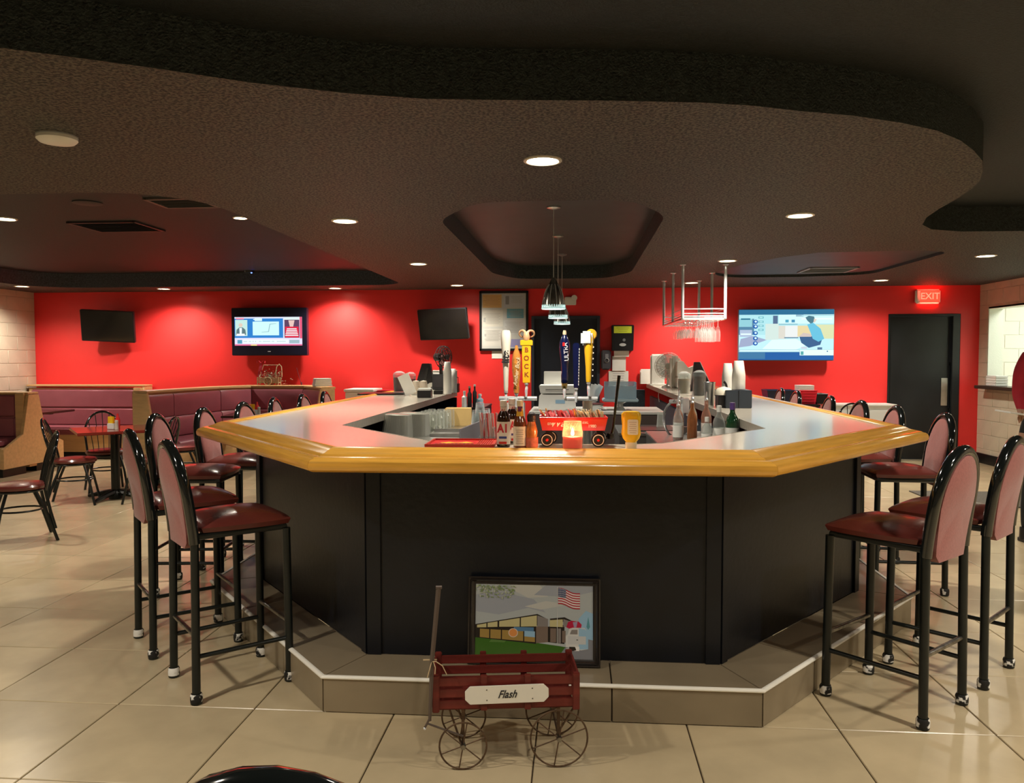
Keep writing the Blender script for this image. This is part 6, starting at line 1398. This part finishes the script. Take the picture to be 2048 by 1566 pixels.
# ================================================================ PERSON at the right edge
def person():
    V = [((0, 0, .98), .135, -1), ((0, 0, 1.12), .135, 0), ((0, .01, 1.28), .15, 1), ((0, .015, 1.42), .15, 2), ((0, .01, 1.53), .085, 3), ((0, .0, 1.60), .058, 4), ((0, -.015, 1.66), .060, 5),
         ((-.17, .01, 1.49), .075, 3), ((-.215, .02, 1.40), .060, 7), ((-.225, .03, 1.20), .050, 8), ((-.255, -.08, 1.07), .038, 9), ((-.30, -.14, 1.04), .030, 10),
         ((.17, .01, 1.49), .075, 3), ((.235, .02, 1.40), .060, 12), ((.25, .03, 1.20), .046, 13), ((.24, -.03, 1.00), .036, 14), ((.235, -.05, .92), .028, 15),
         ((-.12, 0, .92), .115, 0), ((-.13, -.005, .70), .098, 17), ((-.12, .0, .50), .066, 18), ((-.125, .02, .28), .060, 19), ((-.125, .03, .09), .045, 20),
         ((.12, 0, .92), .115, 0), ((.13, -.005, .70), .098, 22), ((.12, .0, .50), .066, 23), ((.125, .02, .28), .060, 24), ((.125, .03, .09), .045, 25)]
    bm = bmesh.new(); ly = bm.verts.layers.skin.verify(); vs = []
    for co, r, pa in V:
        v = bm.verts.new(co); v[ly].radius = (r * (1.25 if co[0] == 0 and co[2] < 1.5 else 1), r * (.80 if co[0] == 0 and co[2] < 1.5 else 1)); vs.append(v)
    vs[0][ly].use_root = True
    for v, (co, r, pa) in zip(vs, V):
        if pa >= 0: bm.edges.new((vs[pa], v))
    me = bpy.data.meshes.new('b'); bm.to_mesh(me); bm.free(); o = bpy.data.objects.new('b', me); COL.objects.link(o)
    o.modifiers.new('s', 'SKIN'); m = o.modifiers.new('d', 'SUBSURF'); m.levels = 2; m.render_levels = 2
    bpy.context.view_layer.update(); me2 = bpy.data.meshes.new_from_object(o.evaluated_get(bpy.context.evaluated_depsgraph_get())); bpy.data.objects.remove(o)
    SK = mat('skin', (.45, .26, .17), .5); SH = mat('red_shirt', (.42, .015, .03), .75, bump=.3, bscale=25, var=.15); PT = mat('black_trousers', (.010, .012, .012), .8, bump=.2, bscale=30)
    me2.materials.clear()
    for q_ in (SK, SH, PT): me2.materials.append(q_)
    for p_ in me2.polygons:
        c_ = p_.center; p_.use_smooth = True
        p_.material_index = 2 if (c_.z < 1.02 and abs(c_.x) < .21) else (1 if (c_.z > 1.02 and c_.z < 1.56 and not (abs(c_.x) > .2 and c_.z < 1.09)) else 0)
    t = thing('person', 'person in a red shirt and black trousers at the right edge, holding a white card', 'person', (PX(2030, 760, Y=4.05).x + .262, 4.05, 0), radians(4))
    bd = bpy.data.objects.new('body', me2); link(bd, t)
    b = BM(); bmesh.ops.create_uvsphere(b, u_segments=24, v_segments=16, radius=1)
    for v in b.verts:
        x_, y_, z_ = v.co; s = 1 - .18 * max(0, -z_); v.co = Vector((x_ * .076 * s, y_ * .096 - (.012 * max(0, 1 - abs(x_) * 5) * max(0, 1 - abs(z_ + .1) * 4) if y_ < -.5 else 0), z_ * .118 + 0))
    hd = obj('head', b, SK, t, (0, -.02, 1.775))
    for s in (-1, 1):
        b = BM(); lathe(b, [(0, -.006), (.012, -.004), (.018, .004), (.010, .008), (0, .006)], seg=12, M=Matrix.Rotation(pi / 2 * s, 4, 'Y') @ Matrix.Diagonal((1.4, 1, 1, 1))); obj('ear', b, SK, hd, (s * .076, .005, -.005))
        b = BM(); bmesh.ops.create_uvsphere(b, u_segments=10, v_segments=8, radius=.011); obj('eye', b, mat('eye_white', (.7, .7, .68), .2), hd, (s * .030, -.083, .008))
        b = BM(); bmesh.ops.create_uvsphere(b, u_segments=8, v_segments=6, radius=.005); obj('pupil', b, BLK, hd, (s * .030, -.093, .008))
    b = BM(); tube(b, [(-.022, -.084, -.055), (0, -.092, -.058), (.022, -.084, -.055)], .004, 6); obj('mouth', b, mat('lips', (.36, .14, .11), .5), hd)
    b = BM(); bmesh.ops.create_uvsphere(b, u_segments=24, v_segments=16, radius=1)
    bmesh.ops.delete(b, geom=[v for v in b.verts if v.co.z < -.1 or (v.co.y < -.35 and v.co.z < .55)], context='VERTS')
    for v in b.verts: v.co = Vector((v.co.x * .084, v.co.y * .106 + .004, v.co.z * .128))
    obj('hair', b, mat('dark_hair', (.03, .02, .015), .7, bump=.5, bscale=80), hd)
    for s in (-1, 1):
        b = BM(); P_ = rpoly([(-.05, -.17), (.05, -.17), (.045, .09), (-.045, .09)], .03); prism(b, P_, 0, .03)
        lathe(b, [(.052, .02), (.050, .12), (.046, .12)], (0, .03, 0), 16); obj('shoe', b, BLK, t, (s * .125, 0, .0), -s * .1, bevel=.006)
    for s, hx, hy, hz_ in ((-1, -.31, -.155, 1.035), (1, .235, -.055, .90)):
        b = BM(); d0 = Vector((-.6, -.7, -.1)).normalized() if s < 0 else Vector((0, -.1, -1)); sd = Vector((0, 0, 1)) if s < 0 else Vector((0, 1, 0)); H_ = Vector((hx, hy, hz_))
        tube(b, [H_ - d0 * .02, H_ + d0 * .04, H_ + d0 * .085], [.026, .032, .028], 10, flat=.55)
        for k in range(4):
            o_ = sd * (.021 - .014 * k); L = (.070, .078, .074, .058)[k]; cv = Vector((.25, .1, 0)) if s < 0 else Vector((-.5, 0, 0)); q_ = H_ + d0 * .08 + o_
            tube(b, [q_, q_ + d0 * L * .45 + cv * .006, q_ + d0 * L * .75 + cv * .03, q_ + d0 * L * .8 + cv * .055], [.0085, .008, .0075, .006], 7)
        q_ = H_ + sd * .024 + d0 * .01; tube(b, [q_, q_ + sd * .02 + d0 * .02, q_ + sd * .022 + d0 * .055], [.011, .010, .007], 7); obj('hand', b, SK, t)
    return t
pr = person()
v = pr.location + Matrix.Rotation(radians(4), 3, 'Z') @ Vector((-.425, -.245, 1.07))
tag(bx('white_card', PAPER, None, tuple(v), (.22, .15, .012), rot=(radians(4), radians(8), .3), bevel=.002), 'white card held out by the person at the right edge', 'card')
